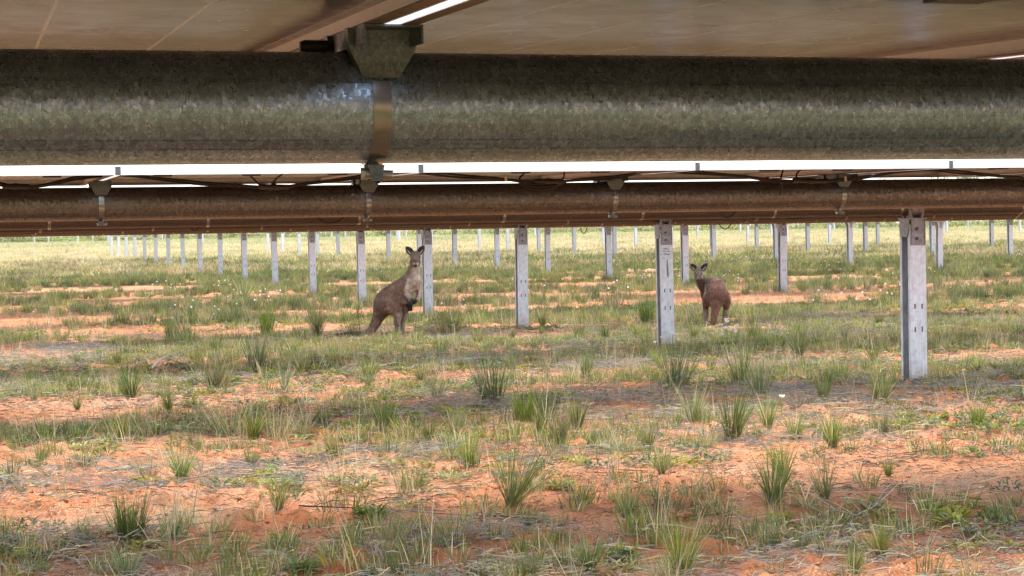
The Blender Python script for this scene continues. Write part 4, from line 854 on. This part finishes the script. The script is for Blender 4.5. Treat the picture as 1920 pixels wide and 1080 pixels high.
def col1(u, v, w, nu, nv, nw):
    n = len(u); c = np.tile(BROWN, (n, 1)); nz = fbm(u*9+3, v*9+w*5, 5, 3)
    c = c*(.8+.4*nz)[:, None]
    fr = nu*.75-nv*.25+nw*.55
    chest = sm(fr, .1, .6)*sm(u, .02, .14)*sm(v, .38, .5)*(1-sm(v, .90, .97)); c = blend(c, PALE, chest)
    c = blend(c, BROWN*1.25+.03, sm(nv, .2, .8)*.0)
    leg = sm(.36-v, 0, .06)*(u > -.1)*sm(nu+nw*.3, -.1, .7); c = blend(c, PALE*.85, leg*.7)
    grn = np.exp(-(((u+.03)/.06)**2+((v-.28)/.06)**2))*(w < .1); c = blend(c, PALE, grn*.8)
    for hx, hy in ((.158, .42), (.2, .458)):
        d = np.hypot(u-hx, v-hy); c = blend(c, DARKB*.5, (1-sm(d, .035, .085))*(v < .52)*(u > .09))
    arm = (v > .44)*(v < .60)*(w > .15)*(u > .085)*(u < .2); c = blend(c, DARKB*1.4, arm*sm(.62-v, 0, .14)*.7)
    tail = (u < -.33); c = blend(c, DARKB*1.1, sm(-u, .36, .62)*(v < .14)*tail)
    # face: dark muzzle top, pale lip line
    hd = v > .93; c = blend(c, BROWN*.6, hd*sm(v, .95, 1.0)*.9); c = blend(c, DARKB, hd*np.exp(-((u-.232)/.035)**2-((v-.985)/.035)**2)*(w > .2)*.8); c = blend(c, PALE, hd*np.exp(-((v-.957)/.012)**2)*(w > .19)*(np.abs(u-.232) > .012)*.7); c = blend(c, DARKB, hd*sm(v, 1.055, 1.085)*.5)
    c = blend(c, DARKB*1.3, (v < .04)*(w > .2)*.8)
    return c
roo((748, 634), 'larger brown kangaroo standing upright with paws held together, looking at the viewer', ch1, bl1, col1, lambda u, v, w: sm(v, .22, .32)*(1-sm(v, .82, .95))*(1-.97*((u > .08)*(v < .64)+(w > .17)*(v < .7)*(u > .04) > 0)), True, .9,
    [((.196, 1.075, .135), (.112, 1.178, .125), (-.25, .1, 1), .054), ((.268, 1.075, .135), (.35, 1.186, .125), (.25, .1, 1), .054)], eyes1, nose1,
    [((.15+.012*k, .405, .232+.006*abs(k)), (.152+.014*k, .378, .24), (.155+.015*k, .352, .236)) for k in (-1.4, -.7, 0, .7, 1.4)]+[((.195+.004*k, .452+.01*k, .162), (.176+.003*k, .438+.012*k, .176), (.158, .424+.012*k, .18)) for k in (-1.4, -.7, 0, .7, 1.4)], 1.07)
# 2: smaller, back view, head turned to look round
hc2 = (-.203, .705, .02); hp2, eyes2, nose2 = head_parts(hc2, (-.05, -.34, 1.0), 1.0)
ch2 = hp2+[
 [((-.20, .69, -.03), .058), ((-.185, .635, -.09), .068), ((-.15, .575, -.15), .088), ((-.11, .53, -.17), .105)],
 [((-.12, .53, -.2), .085), ((-.06, .545, -.16), .11), ((.0, .535, -.09), .13), ((.03, .48, -.01), .14), ((.035, .41, .06), .14), ((.03, .34, .10), .10)],
 [((.025, .33, .13), .085), ((.015, .24, .18), .058), ((.0, .15, .21), .047), ((-.015, .07, .235), .04), ((-.025, .02, .26), .03), ((-.03, .014, .34), .022), ((-.02, .01, .42), .01)],
 [((-.06, .39, .03), .095), ((-.095, .34, -.03), .075), ((-.112, .27, -.06), .044), ((-.112, .16, -.02), .032), ((-.108, .06, .01), .026)],
 [((-.108, .03, .02), .028), ((-.11, .022, -.05), .027), ((-.12, .018, -.17), .022), ((-.13, .012, -.25), .011)],
 [((.12, .39, .05), .09), ((.16, .35, .0), .07), ((.16, .28, -.03), .044), ((.14, .17, .0), .033), ((.125, .06, .03), .027)],
 [((.122, .03, .04), .028), ((.13, .022, -.03), .027), ((.15, .018, -.15), .022), ((.16, .012, -.23), .011)],
 [((-.14, .52, -.26), .05), ((-.15, .42, -.3), .036), ((-.13, .33, -.34), .028), ((-.11, .28, -.38), .02)],
 [((-.03, .5, -.28), .05), ((-.02, .41, -.32), .036), ((-.03, .33, -.36), .028), ((-.05, .28, -.39), .02)]]
bl2 = [((.04, .42, .03), (.155, .15, .14)), ((.03, .52, -.06), (.115, .105, .13)), ((.15, .37, .03), (.065, .11, .1)), ((-.07, .39, .02), (.075, .11, .1))]
def col2(u, v, w, nu, nv, nw):
    n = len(u); nz = fbm(u*10+1, v*10+w*6, 15, 3); c = np.tile(np.array([.125, .066, .047]), (n, 1))*(.78+.45*nz)[:, None]
    c = blend(c, np.array([.07, .05, .04]), sm(-u, .02, .12)*sm(v, .42, .5)*.8)
    c = blend(c, PALE*.9, sm(-nu, .5, .95)*sm(v, .4, .5)*(u < -.1)*(v < .66)*.8)
    c = blend(c, PALE*.7, (v < .24)*((u > .07)+(u < -.07))*.45)
    c = blend(c, DARKB, sm(.10-v, 0, .08)*(w > .15)*(np.abs(u) < .07))
    c = blend(c, np.array([.10, .042, .026]), np.exp(-((u-.06)/.03)**2)*(v > .35)*(v < .62)*.5)
    hd = (v > .635)*(w > -.06); c = blend(c, np.array([.095, .07, .058]), hd*.9); c = blend(c, DARKB, hd*sm(v, .735, .76)*.7); c = blend(c, PALE*.9, hd*np.exp(-((u+.155)/.012)**2)*(v < .69)*.8)
    c = blend(c, DARKB*1.2, (v < .04)*(np.abs(u) > .07)*.8)
    return c
roo((1340, 613), 'smaller reddish brown kangaroo seen from behind, hunched, head turned back to the viewer', ch2, bl2, col2, lambda u, v, w: sm(v, .18, .28)*(1-sm(v, .58, .66)), False, .63,
    [((-.232, .75, .0), (-.30, .845, -.005), (-.3, .1, 1), .05), ((-.17, .75, .0), (-.074, .848, -.005), (.3, .1, 1), .046)], eyes2, nose2, [], 1.07)

# ------------------------------------------------------------------ far trees and scrub
def tree_meshes(seed):
    g = np.random.default_rng(seed); tr = MB(); H = 6.2; tips = []
    for s in range(g.integers(2, 4)):
        a = g.uniform(0, 6.28); l = g.uniform(.3, 1.3); P = [(0, 0, -.3), (.15*math.cos(a)*l, .15*math.sin(a)*l, H*.2), (.5*math.cos(a)*l, .5*math.sin(a)*l, H*.45), (.9*math.cos(a)*l, .9*math.sin(a)*l, H*.7)]
        tr.tube(curve_pts(P, 3), [.13*(1-.075*i) for i in range(10)], 7); tips.append(P[3])
        for b in range(5):
            t = np.array(P[2])*(1-b/6)+np.array(P[3])*b/6; a2 = g.uniform(0, 6.28); q = t+np.array([math.cos(a2)*1.3, math.sin(a2)*1.3, g.uniform(.4, 1.3)]); tr.tube([t, (t+q)/2+np.array([0, 0, .1]), q], [.05, .035, .015], 5); tips.append(tuple(q))
    V = []; F = []; C = []
    for t in tips:
        for cl in range(3):
            cc = np.array(t)+g.normal(0, .45, 3)+np.array([0, 0, .35]); rr = g.uniform(.4, .8); tint = g.uniform(.7, 1.3)
            for i in range(46):
                p_ = cc+g.normal(0, 1, 3)*np.array([rr, rr, rr*.6])*.6; d = g.normal(0, 1, 3); d[2] -= .6; d /= np.linalg.norm(d); s_ = np.cross(d, g.normal(0, 1, 3)); s_ /= np.linalg.norm(s_); o = len(V); l = g.uniform(.14, .3)
                V += [p_, p_+d*l*.5+s_*l*.2, p_+d*l, p_+d*l*.5-s_*l*.2]; F.append((o, o+1, o+2, o+3)); C += [np.array([.21, .235, .13])*tint*g.uniform(.75, 1.25)]*4
    trunk = shade_auto(tr.mesh('trunk', M['bark']), 60)
    me = bpy.data.meshes.new('crown'); me.from_pydata([tuple(map(float, v)) for v in V], [], F); me.materials.append(M['leaf']); setcol(me, np.array(C)); me.update(); return trunk, me
TREES = [tree_meshes(40+i) for i in range(5)]
def tree(x, y, s, i):
    r = obj('gum_tree', None, None, (x, y, float(rise(y))), (0, 0, rng.uniform(0, 6.28)), s); tag(r, 'grey green gum tree in the distant line along the horizon', 'tree', 'trees along the horizon')
    obj('trunk', TREES[i][0], r); obj('crown', TREES[i][1], r)
for i in range(95):
    a = YAW+R_(-16.5+33*(i+.5)/95+rng.uniform(-.25, .25)); d = rng.uniform(255, 340)
    tree(math.sin(a)*d, math.cos(a)*d, rng.uniform(.8, 1.38)*d/280, i % 5)
scr = [herb('scrub', 150, .9, 1.1, .16, .34, [np.array([.24, .27, .14]), np.array([.28, .29, .16]), OLIVE*1.4], 60+i) for i in range(4)]
n = 900; a = YAW+np.radians(rng.uniform(-17.5, 17.5, n)); d = rng.uniform(215, 265, n); spread('scrub', scr, np.column_stack([np.sin(a)*d, np.cos(a)*d]), .5, 1.3, 'low grey green scrub along the far edge of the field')
